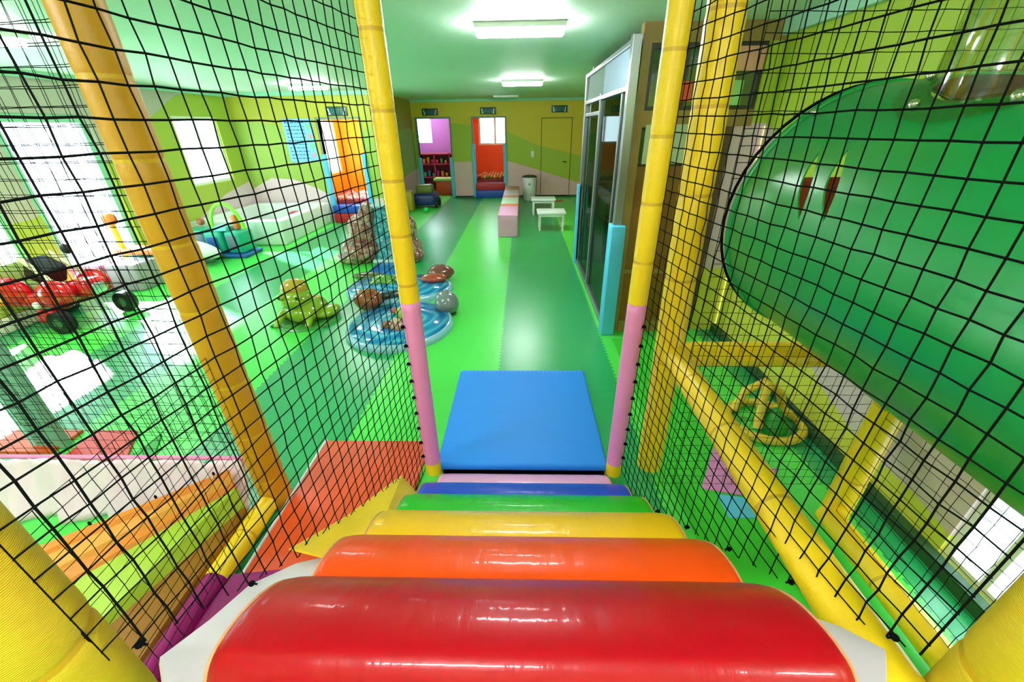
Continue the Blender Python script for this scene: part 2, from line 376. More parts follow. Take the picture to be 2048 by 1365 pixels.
sign(-2.58, YB, 2.2, 'dark green sign above the doorway to the purple room')
sign(-0.96, YB, 2.21, 'dark green sign above the far orange ball room doorway')
sign(1.02, YB, 2.23, 'dark green sign above the closed painted door on the far wall')
sign(-3.84, YI, 2.14, 'green sign above the orange doorway beside the blue poster')
tag(G().rbox((0.25, YB - 0.02, 1.1), (0.33, YB, 1.27), 0.006).build('light_switch', WHT), 'small white switch on the green far wall beside the closed door', 'switch')
# poster
pt = thing('wall_poster', 'pale blue poster with rows of small writing on the inner left wall', 'poster', (-4.7, YI, 1.25))
G().rbox((-5.05, YI - 0.012, 1.27), (-4.42, YI, 2.1), 0.004).build('poster_sheet', M('poster_blue', '#7fc2ee', 0.5), pt)
for r in range(11):
    gg = G(); z = 2.02 - r*0.068; x = -5.0
    while x < -4.62:
        l = random.uniform(0.03, 0.09); gg.box((x, YI - 0.015, z), (min(x + l, -4.6), YI - 0.012, z + (0.04 if r == 0 else 0.016))); x += l + 0.02
    gg.build('poster_lettering', M('poster_ink', '#2c6cb0', 0.5), pt)
for r in range(4): G().ball((-4.51, YI - 0.013, 1.95 - r*0.18), (0.045, 0.006, 0.05)).build('poster_picture', M('poster_pink', '#d39aa6', 0.5) if r % 2 else M('poster_green', '#7cc48a', 0.5), pt)

# ---------------------------------------------------------------- stair of padded rollers
SA, SB = 0.2553, 0.2049
cols = [('red', '#9c0012'), ('orange', '#d84408'), ('yellow', '#deae14'), ('green', '#18a41a'), ('blue', '#1440b8'), ('pink', '#e2a3cc')]
Y0, Z0, RR = 0.303, 0.843, 0.29
SA, SB = 0.2553, 0.2049
sd = Vector((0, SA, -SB)).normalized(); sn = Vector((0, SB, SA)).normalized()
def roller_mat(nm, col):
    m = M(nm, col, 0.36, coat=0.22, bump=0.0, spec=0.2)
    nt = m.node_tree; b = nt.nodes['Principled BSDF']; tc = nt.nodes.new('ShaderNodeTexCoord')
    mp = nt.nodes.new('ShaderNodeMapping'); mp.inputs['Scale'].default_value = (14, 3, 3)
    n = nt.nodes.new('ShaderNodeTexNoise'); n.inputs['Scale'].default_value = 1.5; n.inputs['Detail'].default_value = 4
    bp = nt.nodes.new('ShaderNodeBump'); bp.inputs['Strength'].default_value = 0.16; bp.inputs['Distance'].default_value = 0.02
    nt.links.new(tc.outputs['Object'], mp.inputs[0]); nt.links.new(mp.outputs[0], n.inputs['Vector'])
    nt.links.new(n.outputs['Fac'], bp.inputs['Height']); nt.links.new(bp.outputs[0], b.inputs['Normal'])
    nt.links.new(bp.outputs[0], b.inputs['Coat Normal']); return m
PIP = M('piping_seam', '#c98a5a', 0.5)
for k, (cn, ch) in enumerate(cols):
    cx, cy, cz = 0.005, Y0 + SA*k, Z0 - SB*k
    wd = 0.53
    pos = ['topmost step of the stair, closest to the viewer', 'second step down, below the red one', 'third step down, between orange and green',
           'fourth step down, between yellow and blue', 'fifth step down, just above the pink one', 'lowest step, touching the blue landing mat'][k]
    t = thing('step_roller', f'glossy {cn} half-round padded roller, {pos}', 'padded step', (cx, cy, cz), 'rainbow padded stair rollers')
    if k == 5: wd = 0.502
    prof = []                                         # (along the slope, above the centre)
    for q_ in range(9): a = math.radians(-24 + 48*q_/8); prof.append((RR*math.sin(a), RR*math.cos(a)))
    cr_ = 0.045; ex, ez = 0.162, RR*math.cos(math.radians(24))
    right = [(ex - cr_ + cr_*math.sin(a), ez - cr_ - 0.006 + cr_*math.cos(a)) for a in [PI/2*(q_ + 1.5)/6 for q_ in range(5)]] + [(ex, ez - 0.11)]
    prof = [(-a, b_) for a, b_ in right[::-1]] + prof + right
    def pp(x, a, b_, sc=1.0):
        p = Vector((cx + x, cy, cz)) + sd * (a * sc) + sn * (RR + (b_ - RR) * 1.0 - (1 - sc) * 0.12); p.z = max(p.z, 0.004); return p
    xs = [-wd, -wd + 0.006, -wd + 0.02, -wd + 0.05, -wd*0.6, -wd*0.2, wd*0.2, wd*0.6, wd - 0.05, wd - 0.02, wd - 0.006, wd]
    ss = [0.93, 0.965, 0.988, 1, 1, 1.0, 1.0, 1, 1, 0.988, 0.965, 0.93]
    vs = [pp(x, a, b_, sc) for x, sc in zip(xs, ss) for a, b_ in prof]; fs = []; q = len(prof)
    for i in range(len(xs) - 1):
        for j in range(q - 1): fs.append((i*q+j, (i+1)*q+j, (i+1)*q+j+1, i*q+j+1))
        fs.append((i*q, i*q+q-1, (i+1)*q+q-1, (i+1)*q))
    gg = G(); gg.add(vs, fs, 0, True); gg.add(vs[:q], [tuple(range(q))], 0); gg.add(vs[-q:], [tuple(range(q))[::-1]], 0)
    gg.build('roller_cushion', roller_mat(cn + '_gloss_vinyl', ch), t)
    for x in (-wd, wd): G().tube([pp(x, a, b_, 0.94) for a, b_ in prof], 0.0035, 6).build('piping', PIP, t)
# sloping deck under the rollers
def sp(x, y, off=0.0):                                # off: distance above the line of the cushions' tops
    z = Z0 + RR*sn.z + (Y0 + RR*sn.y - y) * SB / SA; return Vector((x, y, z)) + sn * off
dk = thing('stair_deck', 'pale lilac vinyl covered ramp under the coloured rollers', 'ramp', (0, 0.9, 0))
LIL = M('lilac_white_vinyl', '#e4d8e2', 0.5, bump=0.1, bscale=15)
dl = [sp(x_, y_ + 0.081, -.13) for x_, y_ in ((-0.40, 0.30), (0.40, 0.30), (0.62, 0.33), (0.757, 0.455), (0.735, 0.53), (0.60, 0.66), (0.53, 0.80), (0.53, 1.3), (-0.53, 1.3), (-0.60, 0.92), (-0.74, 0.80), (-0.777, 0.667), (-0.738, 0.511), (-0.722, 0.394), (-0.64, 0.33))]
G().plate(dl[::-1], -0.012).build('deck_sheet', LIL, dk)
G().plate([sp(-0.5, 0.25, -.15), sp(0.5, 0.25, -.15), sp(0.5, 1.3, -.15), sp(-0.5, 1.3, -.15)][::-1], -0.05).build('deck_board', M('plywood', '#a07a4a', 0.6), dk)
G().plate([(-0.665, 1.56, 0.235), (-0.72, 1.10, 0.50), (-0.765, 0.82, 0.69), (-0.53, 0.80, 0.63), (-0.53, 1.46, 0.16)], 0.014).build('side_padding', YEL, dk)
# support legs
for sx in (-1, 1):
    G().box((sx*0.46 - 0.02, 0.33, 0), (sx*0.46 + 0.02, 0.37, 0.84)).build('leg', YEL, dk)
# landing mat
LMB = M('blue_mat_vinyl', '#1486ee', 0.6, bump=0.12, bscale=6)
t = thing('landing_mat', 'blue rectangular landing mat on the floor at the foot of the stair', 'mat', (0, 2.4, 0))
G().rbox((-0.535, 1.83, 0.0), (0.525, 2.93, 0.055), 0.018).build('mat_body', LMB, t)
gg = G()
for k in range(28):
    x = -0.52 + k*0.038; gg.box((x, 2.90, 0.0545), (x + 0.02, 2.904, 0.0558))
gg.build('stitching', M('mat_stitch', '#8cc4f2', 0.6), t)
mt = thing('floor_mat', 'flat orange vinyl floor mat lying left of the stair', 'mat', (-1.0, 1.5, 0))
G().rbox((-1.33, 0.62, 0.0), (-0.63, 2.07, 0.03), 0.008).build('mat_body', M('orange_red_vinyl', '#de4a18', 0.4), mt)
G().rbox((-1.345, 0.62, 0.0), (-1.331, 2.08, 0.034), 0.004).build('mat_edging', LIL, mt)

# ---------------------------------------------------------------- padded posts and beams
def pad(name_t, label, p0, p1, r, seams, secs=None, cat='padded post', mat=YEL, group=None, bulge=0.004, path=None):
    """a foam padded pole from p0 to p1 with pinched seams; secs = [(t0,t1,mat)]"""
    p0 = Vector(p0); p1 = Vector(p1); t = thing(name_t, label, cat, p0, group); L_ = (p1 - p0).length
    def at(u):
        p = p0.lerp(p1, u)
        if path: p = p + Vector(path(p))
        return p
    def rad(u):
        rr = r
        for s_ in seams:
            d = abs(u - s_) * L_
            if d < 0.02: rr = min(rr, r * (1 - 0.05 * (1 - d / 0.02)))
        return rr
    secs = secs or [(0, 1, mat)]
    for (a, b_, m_) in secs:
        us = sorted({a, b_} | {a + (b_ - a) * k / 24 for k in range(25)} | {u for s_ in seams for u in (s_ - 0.02/L_, s_ - 0.01/L_, s_, s_ + 0.01/L_, s_ + 0.02/L_) if a < u < b_})
        G().tube([at(u) for u in us], [rad(u) for u in us], 28).build('foam_sleeve', m_, t)
    for s_ in seams:
        G().tube([at(s_ - 0.007/L_), at(s_ + 0.007/L_)], r * 0.972, 24, caps=False).build('seam_tape', AMB, t)
    return t
GP = 'yellow padded posts of the play frame'
pad('padded_post', 'slim yellow and pink padded post left of the aisle, standing by the blue mat', (-0.555, 1.83, 0), (-0.555, 1.83, CEIL), 0.048,
    [0.48, 0.57, 0.66, 0.76, 0.86, 0.95], [(0, 0.035, YEL), (0.035, 0.445, PINK), (0.445, 1, YEL)], group=GP)
pad('padded_post', 'slim yellow and pink padded post right of the aisle, standing by the blue mat', (0.56, 1.83, 0), (0.56, 1.83, CEIL), 0.046,
    [0.52, 0.62, 0.72, 0.83, 0.94], [(0, 0.035, YEL), (0.035, 0.44, PINK), (0.44, 1, YEL)], group=GP)
pad('padded_post', 'shade-darkened amber yellow padded post behind the left net, rising from the orange mat', (-1.42, 1.6, 0), (-1.42, 1.6, CEIL), 0.078, [0.08, 0.2, 0.32, 0.47, 0.58, 0.70, 0.8], group=GP, mat=M('shaded_yellow_vinyl', '#cf9316', 0.45, bump=0.1, bscale=100))  # yellow vinyl in a darker copy: the post's shade is in the colour
pad('padded_post', 'thick yellow padded post behind the right net where the beams meet', (0.80, 1.90, 0), (0.745, 1.90, CEIL), 0.072, [0.3, 0.48, 0.63, 0.76, 0.88], group=GP)
pad('padded_post', 'yellow padded post standing on the green floor under the green tunnel', (1.66, 1.5, 0), (1.66, 1.5, 1.10), 0.062, [0.3, 0.7], group=GP)
pad('padded_post', 'ribbed yellow padded post closest to the viewer, bottom left corner', (-0.86, 0.34, 0), (-0.86, 0.34, CEIL), 0.09, [0.20, 0.315, 0.43, 0.56], group=GP, mat=YELR)
pad('padded_post', 'ribbed yellow padded post closest to the viewer, bottom right corner', (0.925, 0.38, 0), (0.925, 0.38, CEIL), 0.085, [0.26, 0.38, 0.5], group=GP, mat=YELR)
GB = 'yellow padded beams of the play frame'
pad('padded_beam', 'long yellow padded beam running back along the right net at knee height', (0.80, 1.93, 0.82), (0.80, 0.2, 0.82), 0.062, [0.2, 0.4, 0.6], cat='padded beam', group=GB)
pad('padded_beam', 'yellow padded crossbeam running to the right wall below the green tunnel', (0.85, 1.98, 0.76), (XR, 1.98, 0.76), 0.07, [0.3, 0.66], cat='padded beam', group=GB)
pad('padded_beam', 'yellow padded beam lying along the green floor below the tunnel', (1.60, 1.48, 0.09), (1.60, -0.4, 0.09), 0.058, [0.2, 0.45, 0.7], cat='padded beam', group=GB)
pad('padded_beam', 'short padded beam, yellow then purple, on the floor by the amber post', (-1.42, 1.52, 0.06), (-1.42, 0.5, 0.06), 0.055, [0.2], [(0, 0.42, YEL), (0.42, 1, M('purple_vinyl', '#8c0a66', 0.25, coat=0.4))], cat='padded beam', group=GB)

# ---------------------------------------------------------------- nets
def net(label, A, B, z0, z1, cell=0.054, rad=0.0021, zbot=None, hole=None, sag=0.0, seed=1, skip=None, extra=None):
    rnd = random.Random(seed); A = Vector((A[0], A[1], 0)); B = Vector((B[0], B[1], 0)); Lh = (B - A).length
    dirv = (B - A) / Lh; nrm = Vector((-dirv.y, dirv.x, 0)); nx = max(1, round(Lh / cell)); nz = round((z1 - z0) / cell)
    P = {}
    for i in range(nx + 1):
        for j in range(nz + 1):
            u = i / nx; z = z0 + (z1 - z0) * j / nz
            edge = min(u, 1 - u)
            wob = 0 if i in (0, nx) else 1
            p = A + dirv * (u * Lh + wob * (rnd.uniform(-.002, .002) + sag * math.sin(z * 2.6) * edge)) + Vector((0, 0, z + wob * rnd.uniform(-.002, .002) - sag * 2 * u * (1 - u) * (1 if z > 0.5 else 0)))
            p += nrm * wob * (rnd.uniform(-.003, .003) + sag * math.sin(u * PI) * math.sin(z * 3))
            P[i, j] = p
    def ok(p):
        if zbot and p.z < zbot(p): return False
        if hole and hole(p): return False
        return True
    gg = G(); vs = []; fs = []
    def seg(p, q):
        d = (q - p)
        if d.length < 1e-5: return
        d.normalize(); a = d.cross(nrm).normalized() * rad; b_ = nrm * rad; o = len(vs)
        for c in (p, q):
            for w_ in (a, b_, -a, -b_): vs.append(c + w_)
        for k in range(4): fs.append((o + k, o + (k+1) % 4, o + 4 + (k+1) % 4, o + 4 + k))
    def clip(p, q):                                   # p ok, q not: walk to the border
        lo, hi = 0.0, 1.0
        for _ in range(8):
            m_ = (lo + hi) / 2
            if ok(p.lerp(q, m_)): lo = m_
            else: hi = m_
        return p.lerp(q, lo)
    border = []
    for (i, j), p in P.items():
        for q in ((i + 1, j), (i, j + 1)):
            if q not in P: continue
            r = P[q]; a, b_ = ok(p), ok(r)
            if a and b_: seg(p, r)
            elif a: e = clip(p, r); seg(p, e); border.append(e)
            elif b_: e = clip(r, p); seg(r, e); border.append(e)
        if ok(p):
            k = rad * 1.9; o = len(vs)
            for w_ in ((k,0,0),(0,k,0),(-k,0,0),(0,-k,0),(0,0,k),(0,0,-k)): vs.append(p + Vector(w_))
            for a, b_ in ((0,1),(1,2),(2,3),(3,0)): fs.append((o+a, o+b_, o+4)); fs.append((o+b_, o+a, o+5))
    gg.add(vs, fs, 0)
    t = thing('safety_net', label, 'net', (A.x, A.y, max(z0, 0)), 'black safety nets')
    gg.build('mesh_cords', BLK, t)
    return t, border
def tie(t, p, s_=0.012):
    p = Vector(p); gg = G().ball(p, (s_, s_, s_ * 0.8), nu=8, nv=6)
    for a in (0.6, 2.4, 4.4): gg.tube([p, p + Vector((math.cos(a) * s_ * 1.6, math.sin(a) * s_ * 0.6, -abs(math.sin(a * 2)) * s_ * 1.4 + 0.004))], 0.0028, 6)
    gg.build('tie_knot', BLK, t)
slope = lambda y: sp(0, y, 0).z - 0.17
nl, _ = net('large black safety net left of the stair, from the near post to the pink post', (-0.775, 0.365), (-0.605, 1.83), 0.02, CEIL,
            zbot=lambda p: slope(p.y) + 0.03, sag=0.012, seed=3)
nr, _ = net('large black safety net right of the stair, in front of the green tunnel', (0.79, 0.43), (0.61, 1.83), 0.02, CEIL,
            zbot=lambda p: slope(p.y) + 0.02, sag=0.012, seed=4)
for nn, sx in ((nl, -1), (nr, 1)):
    A = Vector((-0.775, 0.365, 0)) if sx < 0 else Vector((0.79, 0.43, 0)); B = Vector((sx*0.605, 1.83, 0))
    for k in range(6):
        u = 0.03 + k * 0.16; p = A.lerp(B, u); tie(nn, (p.x, p.y, slope(p.y) + 0.03), 0.009)
    for k in range(9): tie(nn, (sx*0.597, 1.79, 0.16 + k * 0.108), 0.011)
n3, _ = net('black net closing the bay left of the amber post, facing the room', (-3.3, 1.62), (-1.5, 1.62), 0.3, CEIL, cell=0.06, rad=0.0014, seed=5, sag=0.006)
n4, _ = net('second black net just behind the bay net on the left', (-3.5, 1.92), (-1.5, 1.72), 0.3, CEIL, cell=0.065, rad=0.0014, seed=6, sag=0.01)
TC = Vector((1.311, 0, 1.552)); TR = 0.468; TY = 1.70
n5, _ = net('black net behind the green tunnel, tied around its rim', (0.83, TY + 0.03), (XR - 0.02, TY + 0.03), 0.02, CEIL, cell=0.058,
            hole=lambda p: (p.x - TC.x)**2 + (p.z - TC.z)**2 < (TR + 0.004)**2, rad=0.0014, seed=8, sag=0.008)
n6, _ = net('low black net under the green tunnel above the floor beam', (1.60, 1.44), (1.60, -0.2), 0.15, 1.16, cell=0.06, rad=0.0014, seed=9, sag=0.008)
n7, _ = net('black net with brownish look over the striped vinyl sheet, bottom left', (-1.42, 1.52), (-1.30, 0.45), 0.14, 1.0, cell=0.055, rad=0.0014, seed=10, sag=0.01)
pts = [Vector((TC.x + math.cos(a) * (TR + 0.006), TY + 0.03, TC.z + math.sin(a) * (TR + 0.006))) for a in [2*PI*k/48 for k in range(49)]]
G().tube(pts, 0.006, 8, caps=False).build('rim_cord', BLK, n5)

# ---------------------------------------------------------------- green tunnel
GT = M('green_tunnel_plastic', '#0f8c44', 0.3, coat=0.0, bump=0.04, bscale=3)
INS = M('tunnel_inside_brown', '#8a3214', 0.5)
def tube_shell(y0, y1, r, th, ny=40, n=64):
    vs = []; fs = []; mi = []
    prof = [(y0 + (y1 - y0) * k / ny) for k in range(ny + 1)]
    for y in prof:
        for j in range(n):
            a = 2*PI*j/n; vs.append((TC.x + math.cos(a)*r, y, TC.z + math.sin(a)*r))
    for y in prof:
        for j in range(n):
            a = 2*PI*j/n; vs.append((TC.x + math.cos(a)*(r-th), y, TC.z + math.sin(a)*(r-th)))
    o = (ny+1)*n
    for i in range(ny):
        for j in range(n):
            a, b_, c, d = i*n+j, i*n+(j+1)%n, (i+1)*n+(j+1)%n, (i+1)*n+j
            fs.append((a, b_, c, d)); mi.append(0); fs.append((o+d, o+c, o+b_, o+a)); mi.append(1)
    for j in range(n):
        fs.append((j, o+j, o+(j+1)%n, (j+1)%n)); mi.append(0)
        k = ny*n; fs.append((k+j, k+(j+1)%n, o+k+(j+1)%n, o+k+j)); mi.append(0)
    return vs, fs, mi
tun = thing('tunnel_tube', 'huge glossy green plastic crawl tunnel behind the right net', 'tunnel', (TC.x, 0.5, 0))
vs, fs, mi = tube_shell(TY, 0.50, TR, 0.005)
g1 = G()
for f, m_ in zip(fs, mi): g1.f.append(list(f)); g1.m.append(m_); g1.sm.append(True)
g1.v = vs; shell = g1.build('tunnel_shell', [GT, INS], tun)
def cutter(poly_yz, xa, xb):
    n = len(poly_yz); me = bpy.data.meshes.new('cut')
    v = [(xa, y, z) for y, z in poly_yz] + [(xb, y, z) for y, z in poly_yz]
    f = [tuple(range(n))[::-1], tuple(range(n, 2*n))] + [(i, (i+1)%n, n+(i+1)%n, n+i) for i in range(n)]
    me.from_pydata(v, [], f); bm = bmesh.new(); bm.from_mesh(me); bmesh.ops.recalc_face_normals(bm, faces=bm.faces); bm.to_mesh(me); bm.free()
    for m_ in (GT,): me.materials.append(m_)
    o = bpy.data.objects.new('cut', me); COL.objects.link(o); return o
def leaf(y, z, h, w_, lean):
    out = []
    for k in range(9): u = k/8; out.append((y - w_*math.sin(u*PI) + lean*(u-.5), z - h/2 + h*u))
    for k in range(1, 8): u = 1 - k/8; out.append((y + w_*math.sin(u*PI) + lean*(u-.5), z - h/2 + h*u))
    return out
cuts = [cutter(leaf(1.349, 1.727, 0.186, 0.026, 0.12), 0.7, 1.15), cutter(leaf(1.245, 1.741, 0.186, 0.026, 0.12), 0.7, 1.15)]
# opening under the dome
n = 24; me = bpy.data.meshes.new('cut'); DY, DX = 1.14, 1.27
pv = [(DX + 0.22*math.cos(2*PI*k/n), DY + 0.255*math.sin(2*PI*k/n)) for k in range(n)]
me.from_pydata([(x, y, 1.8) for x, y in pv] + [(x, y, 2.3) for x, y in pv], [], [tuple(range(n))[::-1], tuple(range(n, 2*n))] + [(i, (i+1)%n, n+(i+1)%n, n+i) for i in range(n)])
me.materials.append(GT); co = bpy.data.objects.new('cut', me); COL.objects.link(co); cuts.append(co)
for c in cuts:
    c.parent = None
    md = shell.modifiers.new('b', 'BOOLEAN'); md.operation = 'DIFFERENCE'; md.object = c; md.solver = 'EXACT'
bpy.context.view_layer.update()
dg = bpy.context.evaluated_depsgraph_get(); nm = bpy.data.meshes.new_from_object(shell.evaluated_get(dg))
shell.modifiers.clear(); shell.data = nm
nrmls = []
for pg in nm.polygons:
    c_ = pg.center; rad_ = Vector((c_.x + TC.x - TC.x, 0, c_.z - TC.z)); rad_.normalize(); dt = pg.normal.dot(rad_)
    for li in pg.loop_indices:
        v_ = nm.vertices[nm.loops[li].vertex_index].co; q_ = Vector((v_.x, 0, v_.z - TC.z)); q_.normalize()
        nrmls.append(q_ if dt > 0.9 else (-q_ if dt < -0.9 else pg.normal.copy()))
nm.normals_split_custom_set([tuple(v_) for v_ in nrmls])
for c in cuts: bpy.data.objects.remove(c)
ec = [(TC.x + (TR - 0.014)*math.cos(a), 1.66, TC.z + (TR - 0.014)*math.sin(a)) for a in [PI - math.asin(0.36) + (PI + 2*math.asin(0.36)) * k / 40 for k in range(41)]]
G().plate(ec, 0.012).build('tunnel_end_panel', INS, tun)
# rim flange
rp = [Vector((TC.x + math.cos(a)*TR, TY - 0.012, TC.z + math.sin(a)*TR)) for a in [2*PI*k/64 for k in range(65)]]
G().tube(rp, 0.012, 8, caps=False).build('tunnel_rim', GT, tun)
# dome window
dm = G()
def dpt(u, a):                                       # u 0 base .. 1 top
    rr = math.cos(u * PI/2) ** 0.75
    x = DX + 0.225*rr*math.cos(a); y = DY + 0.26*rr*math.sin(a)
    zb = TC.z + math.sqrt(max(0.001, TR**2 - (DX + 0.225*math.cos(a) - TC.x)**2))
    return Vector((x - 0.02*u, y - 0.03*u, zb + (2.48 - zb) * math.sin(u*PI/2)))
na, nu = 40, 14; vs = [dpt(i/nu, 2*PI*j/na) for i in range(nu) for j in range(na)] + [dpt(1, 0)]
fs = [(i*na+j, i*na+(j+1)%na, (i+1)*na+(j+1)%na, (i+1)*na+j) for i in range(nu-1) for j in range(na)] + [((nu-1)*na+j, (nu-1)*na+(j+1)%na, nu*na) for j in range(na)]
dm.add(vs, fs, 0, True)
vs = []; fs = []
for j in range(na):
    a = 2*PI*j/na
    for k_, (kx, ky) in enumerate(((1.0, 1.0), (1.28, 1.25))):
        x = DX + 0.225*kx*math.cos(a); y = DY + 0.26*ky*math.sin(a)
        vs.append((x, y, TC.z + math.sqrt(max(0.001, (TR + 0.008)**2 - (x - TC.x)**2))))
for j in range(na): fs.append((2*j, 2*((j+1)%na), 2*((j+1)%na)+1, 2*j+1))
dm.add(vs, fs, 0, True)
dome = dm.build('bubble_window', DOME, tun); dome['label'] = 'clear plastic dome window'
CHR = M('chrome_bolt', '#d8dad8', 0.15, metal=1)
for a in (0.35, 1.2, 1.9, 2.75, 3.6, 4.5):
    x = DX + 0.225*1.15*math.cos(a); y = DY + 0.26*1.14*math.sin(a); z = TC.z + math.sqrt(max(0.001, TR**2 - (x - TC.x)**2)) + 0.012
    G().ball((x, y, z), 0.013, nu=10, nv=8).build('dome_bolt', CHR, dome)
hz = TC.z - TR*0.0
for (yy, zz) in ((1.64, 1.93),):
    x = TC.x - math.sqrt(max(0, (TR+.01)**2 - (zz - TC.z)**2)); G().ball((x, yy, zz), 0.013, nu=10, nv=8).build('rim_bolt', CHR, tun)

# ---------------------------------------------------------------- left vinyl bay
pv = thing('vinyl_wall', 'pale pink draped vinyl panel low behind the left net', 'vinyl panel', (-2.3, 1.6, 0))
PV = M('pale_pink_vinyl', '#ffdcf2', 0.35, coat=0.3)
vs = []; fs = []; nxx = 60; nzz = 10
for i in range(nxx + 1):
    for j in range(nzz + 1):
        u = i/nxx; v = j/nzz; x = -3.3 + 1.8*u
        y = 1.56 - 0.13*(1-v)**1.3 + 0.018*math.sin(u*38 + 2*v) * (0.4 + (1-v)) + 0.01*math.sin(u*83)
        vs.append((x, y, 0.02 + 0.32*v + 0.008*math.sin(u*20)*(v)))
for i in range(nxx):
    for j in range(nzz): a = i*(nzz+1)+j; fs.append((a, a+nzz+1, a+nzz+2, a+1))
g1 = G().add(vs, fs, 0, True); o = g1.build('vinyl_sheet', PV, pv); sm = o.modifiers.new('s', 'SOLIDIFY'); sm.thickness = 0.006
G().tube([(-3.3, 1.575, 0.345), (-1.5, 1.575, 0.345)], 0.012, 8).build('top_hem', PINK, pv)
# striped vinyl sheet
vv = thing('striped_sheet', 'vinyl sheet with orange and lime stripes and eyelets beside the purple pad', 'vinyl sheet', (-1.6, 1.2, 0))
OV = M('orange_vinyl', '#ee8a28', 0.3, coat=0.3, bump=0.2, bscale=300); LV = M('lime_vinyl', '#b2cf3a', 0.3, coat=0.3, bump=0.2, bscale=300)
BV = M('ochre_vinyl', '#9c6418', 0.35, coat=0.2); RV = M('salmon_vinyl', '#e86a4a', 0.4)
prof = [(-0.0, OV), (0.25, OV), (0.36, LV), (0.72, BV), (1.0, None)]
fA, fB = Vector((-1.56, 1.53, 0.31)), Vector((-1.46, 1.42, 0.05))
nA, nB = Vector((-2.75, 0.55, 0.31)), Vector((-1.50, 0.30, 0.05))
for k, (u, m_) in enumerate(prof[:-1]):
    u2 = prof[k+1][0]
    if k == 0:
        gg = G().plate([fA, nA, nA.lerp(nB, 0.08), fA.lerp(fB, 0.12)], 0.008)
        gg.build('sheet_hem', OV, vv)
    a = max(u, 0.08); gg = G().plate([fA.lerp(fB, max(u, .12)), nA.lerp(nB, a), nA.lerp(nB, u2), fA.lerp(fB, u2)], 0.006)
    if k: gg.build('sheet_stripe', m_, vv)
G().plate([fA.lerp(fB, .12), nA.lerp(nB, .08), nA.lerp(nB, .25), fA.lerp(fB, .25)], 0.006).build('sheet_stripe', M('amber_mesh_vinyl', '#eda03c', 0.4, bump=0.3, bscale=300), vv)
for k in range(6):
    p = fA.lerp(nA, 0.05 + k*0.16).lerp(fB, 0.03)
    G().ball(p, (0.010, 0.010, 0.006), nu=10, nv=6).build('eyelet', CHR, vv)
    G().ball(p + Vector((0.0, 0.012, 0.014)), (0.006, 0.006, 0.014), nu=8, nv=6).build('cord_knot', BLK, vv)
tag(G().plate([(-0.98, 1.16, 0.07), (-1.46, 1.10, 0.07), (-1.52, 0.2, 0.07), (-0.98, 0.2, 0.07)], 0.06).build('floor_pad', M('purple_vinyl', '#8c0a66', 0.25, coat=0.4)),
    'dark purple vinyl pad on the floor left of the red roller', 'floor pad')
tag(G().slab([(-3.9, 1.95), (-3.15, 1.95), (-3.15, 2.17), (-3.9, 2.17)], 0, 0.02).build('floor_mat', M('orange_mat', '#ee5a22', 0.4)), 'orange-red mat on the floor left of the grey height post', 'mat')
tag(G().slab([(-3.0, 1.75), (-2.5, 1.75), (-2.75, 2.17), (-3.05, 2.17)], 0, 0.02).build('floor_mat', M('red_mat', '#d83a34', 0.35, coat=0.3)), 'red mat with a slanted edge on the floor right of the grey height post', 'mat')
tag(G().slab([(-2.62, 1.7), (-2.3, 1.7), (-2.55, 2.14)], 0, 0.015).build('floor_mat', M('green_mat', '#169a1c', 0.5)), 'dark green triangular mat on the floor beside the red mat', 'mat')
# height post
hp = thing('height_post', 'grey-green flat post with ruler marks behind the pink vinyl panel', 'post', (-3.2, 2.0, 0))
G().rbox((-3.30, 2.0, 0), (-3.10, 2.05, 1.0), 0.01).build('post_board', M('grey_green_board', '#7fae9a', 0.5), hp)
gg = G()
for k in range(18): gg.box((-3.30 + 0.02, 1.997, 0.05 + k*0.05), (-3.30 + (0.09 if k % 2 else 0.13), 2.0, 0.056 + k*0.05))
gg.build('ruler_marks', M('dark_green_ink', '#134f44', 0.6), hp)
G().rbox((-3.34, 2.0, 0), (-3.305, 2.05, 1.0), 0.008).build('post_edging', M('pale_cyan', '#bdeee6', 0.5), hp)

# ---------------------------------------------------------------- glass partition and office wall
XP = 0.86
pt = thing('glass_partition', 'aluminium framed glass partition with sliding door right of the aisle', 'partition', (XP, 5.0, 0))
def fr(y0, y1, z0, z1, t=0.03, nm_='partition_frame', m_=ALU, x=XP):
    return G().rbox((x - t, y0, z0), (x + t, y1, z1), 0.004, smooth=False).build(nm_, m_, pt)
fr(3.72, 3.80, 1.08, 2.5, 0.035); fr(6.16, 6.24, 0, 2.48, 0.035); fr(5.02, 5.08, 0, 2.2, 0.03)
fr(3.80, 6.16, 2.44, 2.48); fr(3.80, 6.16, 2.14, 2.18); fr(3.80, 6.16, 0.0, 0.07); fr(5.12, 6.16, 2.0, 2.04, 0.02)
fr(5.10, 5.14, 0.07, 2.14, 0.018, 'sliding_door_stile', ALU); fr(4.0, 4.04, 0.07, 2.14, 0.018, 'sliding_door_stile', ALU)
G().box((XP - 0.008, 3.80, 2.18), (XP + 0.008, 5.0, 2.44)).build('transom_panel', M('pale_blue_panel', '#8ba0b2', 0.7), pt)
G().box((XP - 0.008, 5.0, 2.18), (XP + 0.008, 6.16, 2.44)).build('transom_panel', M('grey_green_panel', '#5d7f6c', 0.7), pt)
G().box((XP - 0.004, 3.80, 0.07), (XP + 0.004, 5.04, 2.14)).build('door_glass', DGL, pt)
G().box((XP + 0.012, 5.08, 0.07), (XP + 0.020, 6.16, 2.0)).build('fixed_glass', DGL, pt)
tag(G().rbox((XP - 0.06, 3.68, 0), (XP + 0.07, 3.84, 1.1), 0.012).build('foam_guard', M('cyan_foam', '#4fc0e8', 0.55)), 'tall light blue foam guard around the near foot of the glass partition', 'foam guard')
